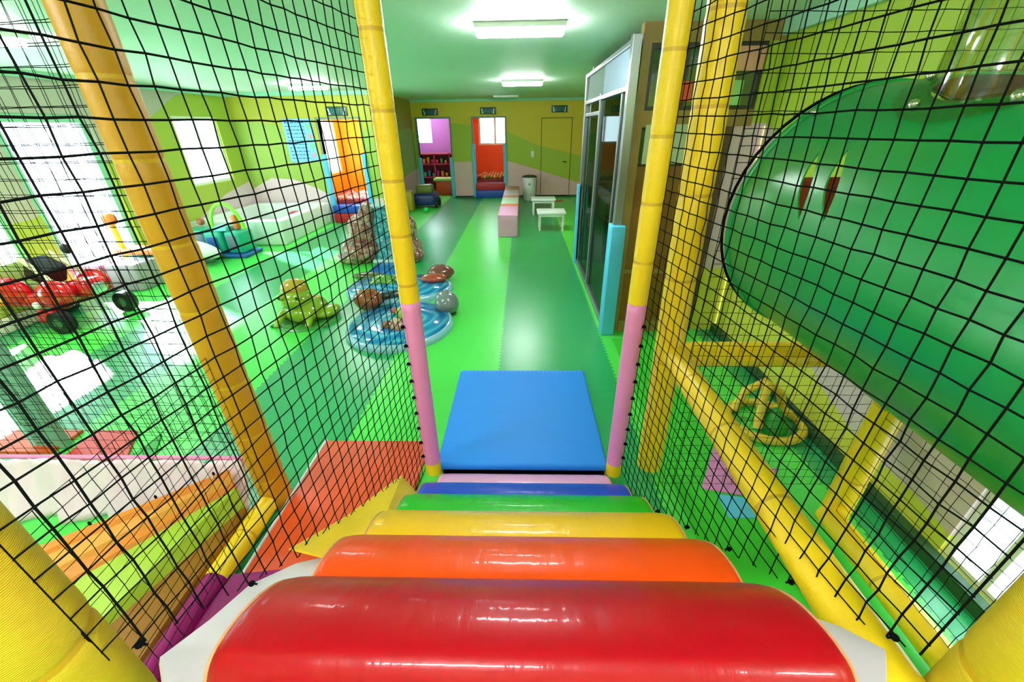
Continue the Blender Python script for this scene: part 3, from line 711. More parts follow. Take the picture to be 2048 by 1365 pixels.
tag(G().rbox((XP - 0.06, 6.16, 0), (XP + 0.0, 6.30, 1.15), 0.012).build('foam_guard', BLUF), 'light blue foam guard at the far end of the glass partition', 'foam guard')
WD = M('tan_wood', '#a88a45', 0.45, mottled=0.4, bscale=6); WDD = M('dark_wood', '#5a431c', 0.5, mottled=0.4, bscale=6); WDM = M('amber_wood', '#946418', 0.45, mottled=0.4, bscale=5)
ow = struct(G().box((0.92, YO, 0), (0.99, YO + 0.1, CEIL)).box((0.99, YO, 1.88), (1.88, YO + 0.1, 2.0)).box((0.99, YO, 2.45), (XR, YO + 0.1, CEIL)).build('wall_office', WD))
G().box((0.99, YO + 0.03, 0.12), (1.52, YO + 0.08, 1.58)).build('wood_panel', WDM, ow)
G().box((1.52, YO + 0.0, 0.0), (1.74, YO + 0.08, 1.88)).build('wood_panel', WDD, ow)
G().box((1.74, YO + 0.02, 0.0), (XR, YO + 0.08, 1.88)).build('wood_panel', right_paint, ow)
G().box((1.88, YO + 0.0, 1.88), (XR, YO + 0.08, 2.45)).build('wood_panel', right_paint, ow)
G().box((0.99, YO - 0.02, 0.0), (1.52, YO + 0.1, 0.12)).build('plinth', WD, ow)
G().box((0.99, YO - 0.0, 0.62), (1.52, YO + 0.03, 0.66)).build('ledge', WD, ow)
DKM = M('dark_frame', '#2e2a1c', 0.4)
G().box((0.99, YO + 0.02, 1.58), (1.52, YO + 0.06, 1.6)).box((0.99, YO + .02, 1.86), (1.52, YO + .06, 1.88)).build('frame_bar', DKM, ow)
wn = window('window_8', 'y', YO + 0.05, 0.99, 1.88, 2.0, 2.45, 2, 0.03, DKM, glass('office_glass', '#c9d6cc', 0.12))
tag(G().rbox((1.02, YO - 0.012, 1.6), (1.48, YO - 0.001, 1.9), 0.003).build('paper_sheet', M('pale_paper', '#c4cfae', 0.6)), 'pale papers pinned on the wooden office wall', 'paper')
tag(G().rbox((1.6, YO - 0.016, 2.26), (1.86, YO - 0.004, 2.42), 0.003).build('banner', M('salmon_banner', '#e8a48c', 0.5)), 'salmon pink banner at the top of the office window', 'banner')
gg = G()
for k in range(3): gg.box((1.25 + k*0.035, YO - 0.014, 2.06), (1.275 + k*0.035, YO - 0.003, 2.2))
gg.build('red_tag', M('red_orange_card', '#e8542c', 0.5)); tag(bpy.data.objects['red_tag'], 'small red and orange cards hanging in the office window', 'cards')
tag(G().rbox((1.66, YO - 0.016, 2.03), (1.74, YO - 0.004, 2.2), 0.003).build('notice_card', M('green_card', '#9ddc8a', 0.5)), 'pale green card leaning in the office window below the salmon banner', 'card')
# office interior back
wall('wall_office_rear', 'y', 6.32, 0.1, 0.93, XR, [], M('office_rear_paint', '#8f9a4a', 0.6))
dsk = thing('office_desk', 'brown desk behind the glass partition', 'desk', (1.5, 5.6, 0))
G().rbox((1.2, 5.2, 0.68), (XR - 0.02, 6.2, 0.72), 0.008).build('desk_top', WDM, dsk)
for a in ((1.25, 5.25), (1.9, 5.25), (1.25, 6.15), (1.9, 6.15)): G().box((a[0] - .03, a[1] - .03, 0), (a[0] + .03, a[1] + .03, 0.68)).build('leg', WDD, dsk)

# ---------------------------------------------------------------- far room furniture
bl = 7.84; kinds = [('lilac', '#eea6cc', 1.0), ('orange', '#e8794a', 0.28), ('mint', '#cfe0c0', 0.9), ('orange', '#e8794a', 0.28), ('lilac', '#dcc2c4', 0.95), ('brown', '#b98a58', 0.75)]
bl_labels = ['pink bench cushion at the near end of the long bench', 'narrow orange bench cushion behind the pink one', 'mint white bench cushion in the middle of the bench',
             'narrow orange bench cushion further back on the bench', 'pale lilac bench cushion toward the far wall', 'tan bench cushion at the far end, near the white bin']
for (nm_, ch, ln), lb in zip(kinds, bl_labels):
    t = tag(G().rbox((-0.475, bl, 0), (-0.09, bl + ln - 0.01, 0.425), 0.02).build('bench_cushion', M(nm_ + '_cushion_' + ch[1:], ch, 0.45)), lb, 'bench cushion', 'cushions of the long bench'); bl += ln
t = thing('waste_bin', 'white round bin with a dark lid against the far wall', 'bin', (0.2, 12.35, 0))
G().lathe((0.2, 12.35, 0), [(0.155, 0), (0.17, 0.02), (0.2, 0.6), (0.2, 0.62)], 28).build('bin_body', WHT, t)
G().lathe((0.2, 12.35, 0.62), [(0.21, 0), (0.21, 0.03), (0.12, 0.055), (0.02, 0.06)], 28).build('bin_lid', M('dark_olive_lid', '#3c3a24', 0.5), t)
G().ball((0.2, 12.35 - 0.192, 0.45), (0.03, 0.006, 0.03)).build('bin_emblem', M('grey_blue', '#7f95a0', 0.5), t)
def table(x, y, label):
    t = thing('low_table', label, 'table', (x, y, 0), 'low white tables')
    G().rbox((x - 0.29, y - 0.23, 0.33), (x + 0.29, y + 0.23, 0.375), 0.012).build('table_top', WHT, t)
    G().box((x - 0.25, y - 0.19, 0.28), (x + 0.25, y + 0.19, 0.33)).build('apron', WHT, t)
    for a in (-1, 1):
        for b_ in (-1, 1): G().rbox((x + a*0.235 - 0.022, y + b_*0.18 - 0.022, 0), (x + a*0.235 + 0.022, y + b_*0.18 + 0.022, 0.30), 0.006).build('leg', WHT, t)
table(0.585, 8.55, 'low white table standing nearer, right of the pink bench')
table(0.50, 10.2, 'low white table standing behind the nearer one')
tag(G().slab([(0.75, 11.9), (1.15, 11.9), (1.15, 12.3), (0.75, 12.3)], 0.0, 0.012).build('door_mat', M('tan_orange_mat', '#c98a4a', 0.7)), 'small tan orange mat by the closed door on the far wall', 'mat')
# ball pools
def pool_step(x0, x1, y, label, hb, hr, low, top, depth=0.25):
    t = thing('ball_pool_edge', label, 'padded edge', ((x0 + x1)/2, y, 0))
    G().rbox((x0, y - 0.08, 0), (x1, y + depth, hb), 0.02).build('lower_cushion', low, t)
    G().rbox((x0, y - 0.06, hb), (x1, y + depth, hb + hr), 0.02).build('upper_cushion', top, t)
BL2 = M('royal_blue_vinyl', '#1a4bb4', 0.4); RD2 = M('crimson_vinyl', '#c01c26', 0.4)
pool_step(-1.40, -0.51, YB - 0.02, 'red over blue padded edge of the far ball pool doorway', 0.22, 0.2, BL2, RD2)
pool_step(-4.28, -3.44, YI - 0.12, 'blue over red padded edge of the near ball pool doorway', 0.2, 0.17, RD2, BL2)
BC = [('red', '#d8202a'), ('orange', '#f08028'), ('yellow', '#f0c838'), ('green', '#3fae4a'), ('pink', '#f09a9a')]
BM = [M('ball_' + n_, h_, 0.35) for n_, h_ in BC]
balls = [G().ball((0, 0, 0), 0.045, nu=12, nv=8).build('pool_ball', m_) for m_ in BM]
first = [True]*5
def put_ball(p, k, pool):
    if first[k]: o = balls[k]; first[k] = False
    else: o = balls[k].copy(); COL.objects.link(o)
    o.location = p; tag(o, f'{BC[k][0]} plastic ball in the {pool}', 'ball', f'{BC[k][0]} balls in the {pool}')
tag(G().box((-1.68, YB + 0.25, 0), (0.09, 14.38, 0.5)).build('ball_pool_filling', M('dark_red_foam', '#8c1c1c', 0.6)), 'dark red foam base of the far ball pool', 'foam base')
tag(G().box((-4.74, YI + 0.15, 0), (XI - 0.2, 11.5, 0.42)).build('ball_pool_filling', M('dark_red_foam', '#8c1c1c', 0.6)), 'dark red foam base of the near ball pool', 'foam base')
rnd = random.Random(2)
for r in range(13):
    for c in range(11):
        k = rnd.choice((0, 0, 0, 1, 2, 3, 1)); put_ball((-1.42 + c*0.093 + rnd.uniform(-.01, .01), YB + 0.31 + r*0.1 + (c % 2)*0.03, 0.545 + rnd.uniform(0, 0.012)), k, 'far ball pool')
for r in range(11):
    for c in range(10):
        k = rnd.choice((0, 4, 4, 4, 1)); put_ball((-4.35 + c*0.1 + rnd.uniform(-.01, .01), YI + 0.21 + r*0.105 + (c % 2)*0.04, 0.465 + rnd.uniform(0, 0.01)), k, 'near ball pool')
# purple room toys
t = thing('toy_shelf', 'dark red toy shelf against the wall of the purple room', 'shelf', (-2.9, 14.5, 0))
SHR = M('dark_red_shelf', '#8e1230', 0.5)
for z in (0.02, 0.42, 0.82, 1.12): G().box((-3.4, 14.3, z), (-1.95, 14.8, z + 0.04)).build('shelf_board', SHR, t)
for x in (-3.4, -2.9, -2.4, -1.99): G().box((x, 14.3, 0), (x + 0.04, 14.8, 1.16)).build('side_panel', SHR, t)
G().box((-3.4, 14.76, 0), (-1.95, 14.8, 1.16)).build('back_panel', M('wine_red', '#7a1530', 0.5), t)
rnd = random.Random(5)
for z in (0.46, 0.86):
    for k in range(9):
        c = rnd.choice(['#d23c5c', '#e2a02c', '#3a6fb4', '#c03a9a', '#40a46c']); x = -3.3 + k*0.145
        tag(G().rbox((x, 14.42, z), (x + 0.09, 14.6, z + rnd.uniform(0.1, 0.2)), 0.02).build('toy_block', M('toy_' + c[1:], c, 0.5)),
            f'small toy number of the row on the {"middle" if z < .6 else "upper"} board of the red shelf'.replace('number of the row ', ''), 'toy', f'toys on the {"middle" if z < .6 else "upper"} shelf board')
t = thing('play_table', 'orange-red play table with a green top in the purple room', 'table', (-2.4, 13.6, 0))
G().rbox((-2.72, 13.4, 0), (-2.18, 13.8, 0.42), 0.02).build('table_body', M('orange_red_plastic', '#d8481c', 0.4), t)
G().rbox((-2.78, 13.35, 0.42), (-2.14, 13.85, 0.5), 0.02).build('table_top', M('lime_plastic', '#a8c468', 0.4), t)
t = thing('toy_car', 'dark blue toy car beside the left wall of the far corner', 'toy car', (-2.65, 11.3, 0))
NAV = M('navy_plastic', '#1d2c6e', 0.35)
G().rbox((-2.95, 11.0, 0.08), (-2.3, 11.7, 0.36), 0.08).build('body', NAV, t); G().rbox((-2.85, 11.25, 0.34), (-2.4, 11.6, 0.56), 0.06).build('seat_back', M('olive_green_toy', '#6d7a2c', 0.5), t)
for a, b_ in ((-2.95, 11.15), (-2.3, 11.15), (-2.95, 11.6), (-2.3, 11.6)): G().tube([(a - 0.03, b_, 0.1), (a + 0.03, b_, 0.1)], 0.1, 16).build('wheel', M('black_rubber', '#15161a', 0.6), t)
tag(G().rbox((-3.05, 10.6, 0), (-2.8, 10.9, 0.5), 0.05).build('toy_tower', M('yellow_olive_plastic', '#b9a22c', 0.5)), 'olive yellow upright toy next to the dark blue toy car', 'toy')
tag(G().ball((-2.45, 10.55, 0.06), 0.06).build('toy_ball', M('bright_green_plastic', '#20d060', 0.4)), 'small bright green ball on the floor by the dark blue toy car', 'ball')

# ---------------------------------------------------------------- white foam pool on the left
FW = M('white_foam_vinyl', '#e4ece4', 0.5)
t = thing('foam_pool', 'low white foam walled square pool against the left wall', 'foam pool', (-5.2, 8.3, 0))
for a, b_ in (((-6.08, 7.35, 0), (-4.38, 7.52, 0.44)), ((-6.08, 9.25, 0), (-4.38, 9.42, 0.44)), ((-4.55, 7.52, 0), (-4.38, 9.25, 0.44)), ((-6.08, 7.52, 0), (-5.93, 9.25, 0.44))):
    G().rbox(a, b_, 0.025).build('foam_wall', FW, t)
G().box((-5.93, 7.52, 0), (-4.55, 9.25, 0.05)).build('pool_floor', M('grey_foam', '#b9bdb8', 0.6), t)
tag(G().rbox((-5.0, 8.7, 0.052), (-4.8, 8.95, 0.35), 0.05).build('toy_figure', M('red_toy', '#c8304a', 0.4)), 'small red toy standing inside the white foam pool', 'toy')
# teal play kitchen
t = thing('play_workbench', 'teal and blue toy play set with a lime green arch, left of the white pool', 'play set', (-5.0, 6.75, 0))
TEA = M('teal_plastic', '#1aa98a', 0.4); BLP = M('cobalt_plastic', '#1c5ea8', 0.4); LIP = M('lime_bright_plastic', '#8fe23c', 0.4); ORP = M('orange_plastic', '#f08a3c', 0.4)
G().rbox((-5.35, 6.5, 0), (-4.62, 7.0, 0.06), 0.02).build('base', BLP, t)
G().rbox((-5.3, 6.58, 0.06), (-5.0, 6.95, 0.42), 0.04).build('cabinet', TEA, t); G().rbox((-4.95, 6.58, 0.06), (-4.68, 6.95, 0.42), 0.04).build('cabinet', TEA, t)
G().rbox((-5.25, 6.56, 0.12), (-5.08, 6.58, 0.34), 0.01).build('cabinet_door', BLP, t); G().rbox((-4.9, 6.56, 0.14), (-4.76, 6.58, 0.36), 0.01).build('cabinet_door', M('grey_violet', '#6d7a8c', 0.4), t)
G().tube([(-5.25 + 0.27*(1 - math.cos(a)), 6.8, 0.42 + 0.42*math.sin(a)) for a in [PI*k/16 for k in range(17)]], 0.03, 12).build('arch', LIP, t)
G().rbox((-4.86, 6.74, 0.42), (-4.78, 6.86, 0.66), 0.03).build('side_panel', ORP, t)
G().rbox((-5.12, 6.62, 0.42), (-4.9, 6.9, 0.5), 0.02).build('basin', M('aqua_plastic', '#7fe0e0', 0.3), t)
t = thing('toy_stand', 'grey and teal toy stand with a blue fin left of the teal play set', 'toy', (-5.6, 6.9, 0))
G().rbox((-5.75, 6.75, 0), (-5.42, 7.05, 0.36), 0.04).build('body', M('slate_plastic', '#5c7a80', 0.4), t); G().rbox((-5.78, 6.72, 0.36), (-5.40, 7.08, 0.42), 0.02).build('tray', TEA, t)
G().plate([(-5.95, 6.9, 0.4), (-5.82, 6.9, 0.4), (-5.9, 6.9, 0.72)], 0.04).build('fin', BLP, t); G().ball((-5.5, 6.9, 0.53), 0.06).build('knob', M('brown_plastic', '#a8603c', 0.5), t)
G().tube([(-5.85, 6.85, 0.1), (-5.8, 6.85, 0.42)], 0.03, 10).build('post', M('toy_yellow', '#f2d23a', 0.4), t)
t = thing('toy_boat', 'white rocking toy boat with a red end on dark runners, behind the amber post', 'toy boat', (-5.25, 6.25, 0))
gg = G(); gg.ball((-5.3, 6.2, 0.24), (0.5, 0.2, 0.15), fn=lambda d: 1.0, rot=RY(0.16)); gg.build('hull', WHT, t)
G().ball((-5.72, 6.2, 0.27), (0.1, 0.15, 0.11)).build('stern', M('toy_red', '#e23c2c', 0.4), t)
for s_ in (-0.12, 0.12): G().tube([(-5.75, 6.2 + s_, 0.12), (-5.45, 6.2 + s_, 0.03), (-5.1, 6.2 + s_, 0.03), (-4.85, 6.2 + s_, 0.10)], 0.025, 10).build('runner', M('dark_green_plastic', '#11522a', 0.4), t)
# pink and grey block, toys behind it
t = thing('foam_bench', 'soft block bench, pink at one end and grey at the other, behind the red ride', 'foam bench', (-5.45, 5.2, 0))
G().rbox((-5.95, 4.95, 0), (-5.5, 5.35, 0.36), 0.03).build('pink_block', M('rose_vinyl', '#e8789c', 0.4), t); G().rbox((-5.5, 4.98, 0), (-5.08, 5.35, 0.36), 0.03).build('grey_block', M('grey_lilac_vinyl', '#a79aa0', 0.5), t)
t = thing('toy_climber', 'small toy climber in orange, green, blue and yellow by the left glass door', 'toy', (-5.6, 5.75, 0))
G().rbox((-5.95, 5.6, 0.32), (-5.2, 5.9, 0.4), 0.03).build('platform', ORP, t); G().tube([(-5.9, 5.75, 0), (-5.9, 5.75, 0.75)], 0.04, 12).build('post', M('toy_yellow', '#f2d23a', 0.4), t)
G().tube([(-5.25, 5.75, 0), (-5.25, 5.75, 0.55)], 0.04, 12).build('post', LIP, t); G().rbox((-5.75, 5.62, 0.0), (-5.6, 5.86, 0.32), 0.03).build('leg_panel', M('aqua_plastic', '#7fe0e0', 0.3), t)
G().ball((-5.9, 5.75, 0.8), 0.09).build('knob', ORP, t); G().ball((-5.25, 5.75, 0.6), 0.07).build('knob', TEA, t)
# red ride-on car on its platform
t = thing('ride_platform', 'cream and olive platform box against the left wall under the red ride', 'platform', (-5.75, 4.1, 0))
G().rbox((-6.08, 3.3, 0.0), (-5.5, 4.55, 0.16), 0.02).build('platform_side', M('cream_vinyl', '#ece4cc', 0.5), t); G().rbox((-6.06, 3.32, 0.16), (-5.52, 4.53, 0.30), 0.03).build('platform_top', M('olive_yellow_vinyl', '#c6c44c', 0.5), t)
t = thing('yellow_slide', 'yellow slide panel at the left picture edge beyond the nets', 'slide', (-5.9, 3.7, 0.3))
G().plate([(-6.06, 3.25, 1.1), (-6.06, 3.75, 1.1), (-5.5, 4.3, 0.31), (-5.5, 3.8, 0.31)], 0.06).build('slide_bed', M('slide_yellow', '#f6c42a', 0.35), t)
G().tube([(-6.04, 3.75, 1.16), (-5.5, 4.3, 0.38)], 0.035, 10).build('slide_rail', M('slide_cream', '#f4e8b8', 0.4), t)
t = rc = thing('ride_on_car', 'glossy red kiddie ride car with big fenders and a yellow windscreen pillar', 'ride-on car', (-5.2, 4.3, 0))
RC = M('glossy_red_plastic', '#e0101c', 0.2, coat=0.6); RB = M('black_rubber', '#15161a', 0.6)
G().rbox((-5.95, 3.95, 0.30), (-4.85, 4.55, 0.52), 0.09).build('car_body', RC, t)
G().ball((-5.65, 4.02, 0.52), (0.28, 0.14, 0.2)).build('fender', RC, t); G().ball((-5.0, 4.02, 0.48), (0.26, 0.15, 0.2)).build('fender', RC, t)
G().ball((-5.0, 4.6, 0.48), (0.26, 0.15, 0.2)).build('fender', RC, t)
G().rbox((-4.98, 4.1, 0.4), (-4.62, 4.5, 0.62), 0.08).build('bonnet', RC, t)
G().rbox((-4.75, 4.2, 0.42), (-4.6, 4.4, 0.56), 0.02).build('grille', M('silver_plastic', '#c9ccd0', 0.3, metal=.6), t)
G().rbox((-5.75, 4.1, 0.45), (-5.3, 4.42, 0.58), 0.05).build('seat', M('sage_vinyl', '#a9b86a', 0.5), t); G().rbox((-5.82, 4.08, 0.5), (-5.7, 4.44, 0.85), 0.04).build('seat_back', M('sage_vinyl', '#a9b86a', 0.5), t)
G().tube([(-5.35, 4.1, 0.95), (-4.92, 4.05, 0.56)], 0.032, 10).build('windscreen_pillar', M('slide_cream', '#f4e8b8', 0.4), t)
G().tube([(-5.35, 4.5, 0.95), (-4.92, 4.52, 0.56)], 0.025, 10).build('windscreen_pillar', M('slide_cream', '#f4e8b8', 0.4), t)
G().rbox((-5.45, 4.12, 0.6), (-5.12, 4.45, 0.88), 0.05, rot=RY(0.5)).build('speckled_panel', M('speckled_black', '#26262c', 0.6, mottled=0.9, bscale=30), t)
G().ball((-5.05, 4.5, 0.98), (0.09, 0.03, 0.07)).build('mirror', RB, t)
for a, b_, rr in ((-4.95, 3.86, 0.15), (-4.72, 4.68, 0.15), (-5.7, 4.64, 0.14)):
    wl = G().tube([(a, b_ - 0.07, rr), (a, b_ + 0.07, rr)], [rr, rr], 24).build('wheel', RB, t)
    G().tube([(a, b_ - 0.075, rr), (a, b_ - 0.07, rr)], rr*0.45, 16).build('hub_cap', M('hub_green', '#4a6c50', 0.4), wl)
G().ball((-5.28, 3.93, 0.36), 0.05).build('headlamp', WHT, t); G().rbox((-5.3, 3.85, 0.12), (-5.02, 4.0, 0.3), 0.04).build('bumper', RC, t)

rc.scale = (0.72, 0.72, 0.8); rc.location = (-5.08, 4.08, 0)

# ---------------------------------------------------------------- frog figure
t = thing('frog_figure', 'glossy yellow-green squatting frog figure alone on the floor left of the pond', 'frog figure', (-2.4, 4.05, 0))
FG = M('frog_green', '#8fae1e', 0.2, coat=0.6); FY = M('frog_amber', '#c2a126', 0.22, coat=0.6); FD = M('frog_dark_green', '#3c8a34', 0.3, coat=0.4)
G().ball((-2.43, 4.12, 0.14), (0.23, 0.25, 0.17)).build('body', FG, t)
hd = G().ball((-2.48, 4.05, 0.30), (0.17, 0.16, 0.13), rot=RX(0.2)).build('head', FG, t)
G().ball((-2.51, 4.12, 0.42), (0.145, 0.14, 0.13)).build('crown', FY, hd)
for sx in (-1, 1): G().ball((-2.48 + sx*0.09, 3.94, 0.38), 0.045, nu=12, nv=8).build('eye', FG, hd); G().ball((-2.48 + sx*0.095, 3.905, 0.385), 0.018, nu=10, nv=6).build('pupil', RB, hd)
G().tube([(-2.48 + 0.14*math.cos(a), 4.04 - 0.15*math.sin(a), 0.27 - 0.015*math.sin(a)) for a in [PI*k/12 for k in range(13)]], 0.008, 8).build('mouth', FD, hd)
for sx in (-1, 1):
    G().ball((-2.43 + sx*0.22, 4.15, 0.09), (0.11, 0.17, 0.07), rot=RZ(-sx*0.25)).build('hind_leg', FG, t)
    G().tube([(-2.46 + sx*0.12, 3.97, 0.18), (-2.47 + sx*0.17, 3.88, 0.09), (-2.48 + sx*0.17, 3.84, 0.025)], [0.05, 0.04, 0.03], 12).build('front_leg', FG, t)
    for q in (-0.5, 0, 0.5): G().tube([(-2.43 + sx*0.25, 4.0, 0.02), (-2.43 + sx*(0.27 + 0.06*q), 3.86, 0.015)], [0.025, 0.015], 8).build('toe', FD, t)
G().lathe((-2.42, 4.08, 0), [(0.34, 0), (0.33, 0.018), (0.29, 0.028)], 32).build('leaf_base', FD, t)

t.scale = (1, 1, 0.85)

# ---------------------------------------------------------------- waterfall and pond
def lump(seed, amp, fq):
    r = random.Random(seed); ph = [(r.uniform(0, 6), r.uniform(0, 6), r.uniform(0, 6)) for _ in range(4)]
    def fn(d):
        s_ = 0
        for k, (a, b_, c) in enumerate(ph): s_ += math.sin(d.x*fq*(k+1)*0.3 + a) * math.sin(d.y*fq*(k+1)*0.3 + b_) * math.sin(d.z*fq*(k+1)*0.3 + c) / (k + 1)**1.5
        return 1 + amp * s_
    return fn
def stone_mat(name, cols_, scale):
    m = bpy.data.materials.new(name); m.use_nodes = True; nt = m.node_tree; b = nt.nodes['Principled BSDF']; L = nt.links.new
    b.inputs['Roughness'].default_value = 0.22; b.inputs['Coat Weight'].default_value = 0.5
    tc = nt.nodes.new('ShaderNodeTexCoord'); v = nt.nodes.new('ShaderNodeTexVoronoi'); v.inputs['Scale'].default_value = scale; L(tc.outputs['Object'], v.inputs['Vector'])
    r = nt.nodes.new('ShaderNodeValToRGB'); s_ = nt.nodes.new('ShaderNodeSeparateColor'); L(v.outputs['Color'], s_.inputs[0]); L(s_.outputs[0], r.inputs[0])
    r.color_ramp.interpolation = 'CONSTANT'
    while len(r.color_ramp.elements) < len(cols_): r.color_ramp.elements.new(0.5)
    for k, (e, c) in enumerate(zip(r.color_ramp.elements, cols_)): e.position = k / len(cols_)
    for e, c in zip(r.color_ramp.elements, cols_): e.color = lin(c)
    L(r.outputs[0], b.inputs['Base Color'])
    bp = nt.nodes.new('ShaderNodeBump'); bp.inputs['Strength'].default_value = 0.9; bp.inputs['Distance'].default_value = 0.04; bp.invert = True
    L(v.outputs['Distance'], bp.inputs['Height']); L(bp.outputs[0], b.inputs['Normal']); MATS[name] = m; return m
PEB = stone_mat('pebble_stones', ['#8a4f42', '#b88878', '#a56a58', '#b89c80', '#7e7a62', '#8c5248'], 16)
t = thing('waterfall_slide', 'brown pebbled rock mound with a teal waterfall face, beyond the blue pond', 'waterfall', (-2.2, 6.4, 0))
gg = G()
for (c, r, sd_) in (((-2.62, 6.45, 0.16), (0.33, 0.4, 0.24), 1), ((-2.55, 6.5, 0.42), (0.24, 0.3, 0.28), 2), ((-2.47, 6.55, 0.68), (0.13, 0.2, 0.2), 3), ((-2.68, 6.3, 0.1), (0.28, 0.3, 0.14), 4)):
    gg.ball(c, r, nu=28, nv=18, fn=lump(sd_, 0.12, 6))
gg.build('rock_side', PEB, t)
gg = G()
for (c, r, sd_) in (((-1.80, 6.5, 0.14), (0.16, 0.36, 0.18), 5), ((-1.83, 6.6, 0.4), (0.10, 0.22, 0.28), 6), ((-1.72, 6.35, 0.08), (0.12, 0.2, 0.11), 7)):
    gg.ball(c, r, nu=24, nv=16, fn=lump(sd_, 0.12, 6))
gg.build('rock_side', PEB, t)
wm = bpy.data.materials.new('waterfall_teal'); wm.use_nodes = True; nt = wm.node_tree; b = nt.nodes['Principled BSDF']; L = nt.links.new
b.inputs['Roughness'].default_value = 0.2; b.inputs['Coat Weight'].default_value = 0.4
tc = nt.nodes.new('ShaderNodeTexCoord'); vo = nt.nodes.new('ShaderNodeTexVoronoi'); vo.inputs['Scale'].default_value = 14; L(tc.outputs['Object'], vo.inputs['Vector'])
cr = nt.nodes.new('ShaderNodeValToRGB'); cr.color_ramp.elements[0].color = lin('#46b4c0'); cr.color_ramp.elements[1].color = lin('#147a90'); cr.color_ramp.elements[0].position = 0.1; cr.color_ramp.elements[1].position = 0.7
L(vo.outputs['Distance'], cr.inputs[0]); L(cr.outputs[0], b.inputs['Base Color'])
bp = nt.nodes.new('ShaderNodeBump'); bp.inputs['Strength'].default_value = 0.6; bp.inputs['Distance'].default_value = 0.03; L(vo.outputs['Distance'], bp.inputs['Height']); L(bp.outputs[0], b.inputs['Normal'])
G().plate([(-2.36, 6.22, 0.02), (-1.76, 6.22, 0.02), (-1.82, 6.55, 0.80), (-2.46, 6.55, 0.80)], 0.12).build('waterfall_face', wm, t)
G().tube([(-2.45, 6.54, 0.81), (-2.1, 6.54, 0.83), (-1.82, 6.54, 0.81)], 0.035, 10).build('foam_crest', M('pale_foam', '#b8d8dc', 0.4), t)
G().tube([(-2.36, 6.19, 0.03), (-2.1, 6.16, 0.04), (-1.76, 6.19, 0.03)], 0.035, 10).build('foam_foot', M('pale_foam', '#b8d8dc', 0.4), t)
# water surface material: swirled blues
def water(name, cx, cy):
    m = bpy.data.materials.new(name); m.use_nodes = True; nt = m.node_tree; b = nt.nodes['Principled BSDF']; L = nt.links.new
    b.inputs['Roughness'].default_value = 0.12; b.inputs['Coat Weight'].default_value = 0.6
    g = nt.nodes.new('ShaderNodeNewGeometry'); mp = nt.nodes.new('ShaderNodeMapping'); mp.inputs['Location'].default_value = (-cx, -cy, 0); L(g.outputs['Position'], mp.inputs[0])
    wv = nt.nodes.new('ShaderNodeTexWave'); wv.wave_type = 'RINGS'; wv.rings_direction = 'Z'; wv.inputs['Scale'].default_value = 2.2; wv.inputs['Distortion'].default_value = 9; wv.inputs['Detail'].default_value = 1.5
    L(mp.outputs[0], wv.inputs['Vector'])
    cr = nt.nodes.new('ShaderNodeValToRGB'); e = cr.color_ramp.elements; e[0].color = lin('#1576b8'); e[0].position = 0.0; e[1].color = lin('#2a9cc8'); e[1].position = 0.85
    x = e.new(0.95); x.color = lin('#52b4d4'); L(wv.outputs['Fac'], cr.inputs[0]); L(cr.outputs[0], b.inputs['Base Color']); MATS[name] = m; return m
PE = M('pond_edge', '#8ec4da', 0.25, coat=0.4)
def pond(cx, cy, rx, ry, label, h=0.07):
    t = thing('pond_disc', label, 'pond piece', (cx, cy, 0), 'blue pond pieces')
    G().lathe((cx, cy, 0), [(1.0, 0), (1.0, h*0.5), (0.96, h), (0.90, h)], 56, sx=rx, sy=ry).build('pond_rim', PE, t)
    G().lathe((cx, cy, h), [(0.93, -0.002), (0.93, 0.004), (0.5, 0.012), (0.01, 0.014)], 56, sx=rx, sy=ry).build('water_surface', water('water_%d' % int(cy*10), cx, cy), t)
pond(-1.31, 3.88, 0.56, 0.58, 'larger round blue pond piece with pale rim, nearest the stair')
pond(-1.62, 4.98, 0.70, 0.50, 'wider blue pond piece behind the round one')
t = tag(G().slab([(-2.28, 5.35), (-1.7, 5.45), (-1.75, 6.14), (-2.28, 6.14)], 0, 0.03).build('water_sheet', M('deep_blue_water', '#1a6fc4', 0.2, coat=0.4)), 'flat blue water sheet between the waterfall and the pond', 'water sheet')
def rock(c, r, col, label, sd_, nm_='rock'):
    return tag(G().ball(c, r, nu=24, nv=16, fn=lump(sd_, 0.14, 5)).build(nm_, M('rock_' + col[1:], col, 0.2, coat=0.5, bump=0.4, bscale=25)), label, 'rock')
rock((-1.80, 4.33, 0.14), (0.17, 0.15, 0.13), '#8c4a26', 'brown glossy rock at the left rim of the round pond piece', 11)
rock((-0.86, 4.28, 0.12), (0.14, 0.19, 0.13), '#70787a', 'grey glossy rock at the right rim of the round pond piece', 12)
rock((-1.15, 5.42, 0.1), (0.18, 0.14, 0.1), '#7a4238', 'dark brown rock at the far right rim of the wide pond piece', 13)
rock((-1.20, 5.12, 0.12), (0.17, 0.10, 0.06), '#a8452c', 'flat reddish rock lying on the wide pond piece', 14)
rock((-2.15, 5.38, 0.06), (0.25, 0.09, 0.06), '#4f5a34', 'flat dark olive rock at the far left rim of the wide pond piece', 15)
t = thing('turtle_figure', 'small green turtle figure on the wide pond piece', 'turtle figure', (-1.88, 5.05, 0.08))
G().ball((-1.86, 5.12, 0.10), (0.17, 0.12, 0.07), fn=lump(3, 0.06, 8)).build('shell', M('turtle_green', '#5c9a3c', 0.25, coat=0.4), t)
G().ball((-1.66, 5.10, 0.11), (0.05, 0.04, 0.035)).build('head', M('turtle_light', '#8cbc5a', 0.3), t)
for a, b_ in ((-1.75, 5.02), (-1.97, 5.02), (-1.75, 5.22), (-1.97, 5.22)): G().ball((a, b_, 0.095), (0.05, 0.035, 0.02)).build('leg', M('turtle_light', '#8cbc5a', 0.3), t)
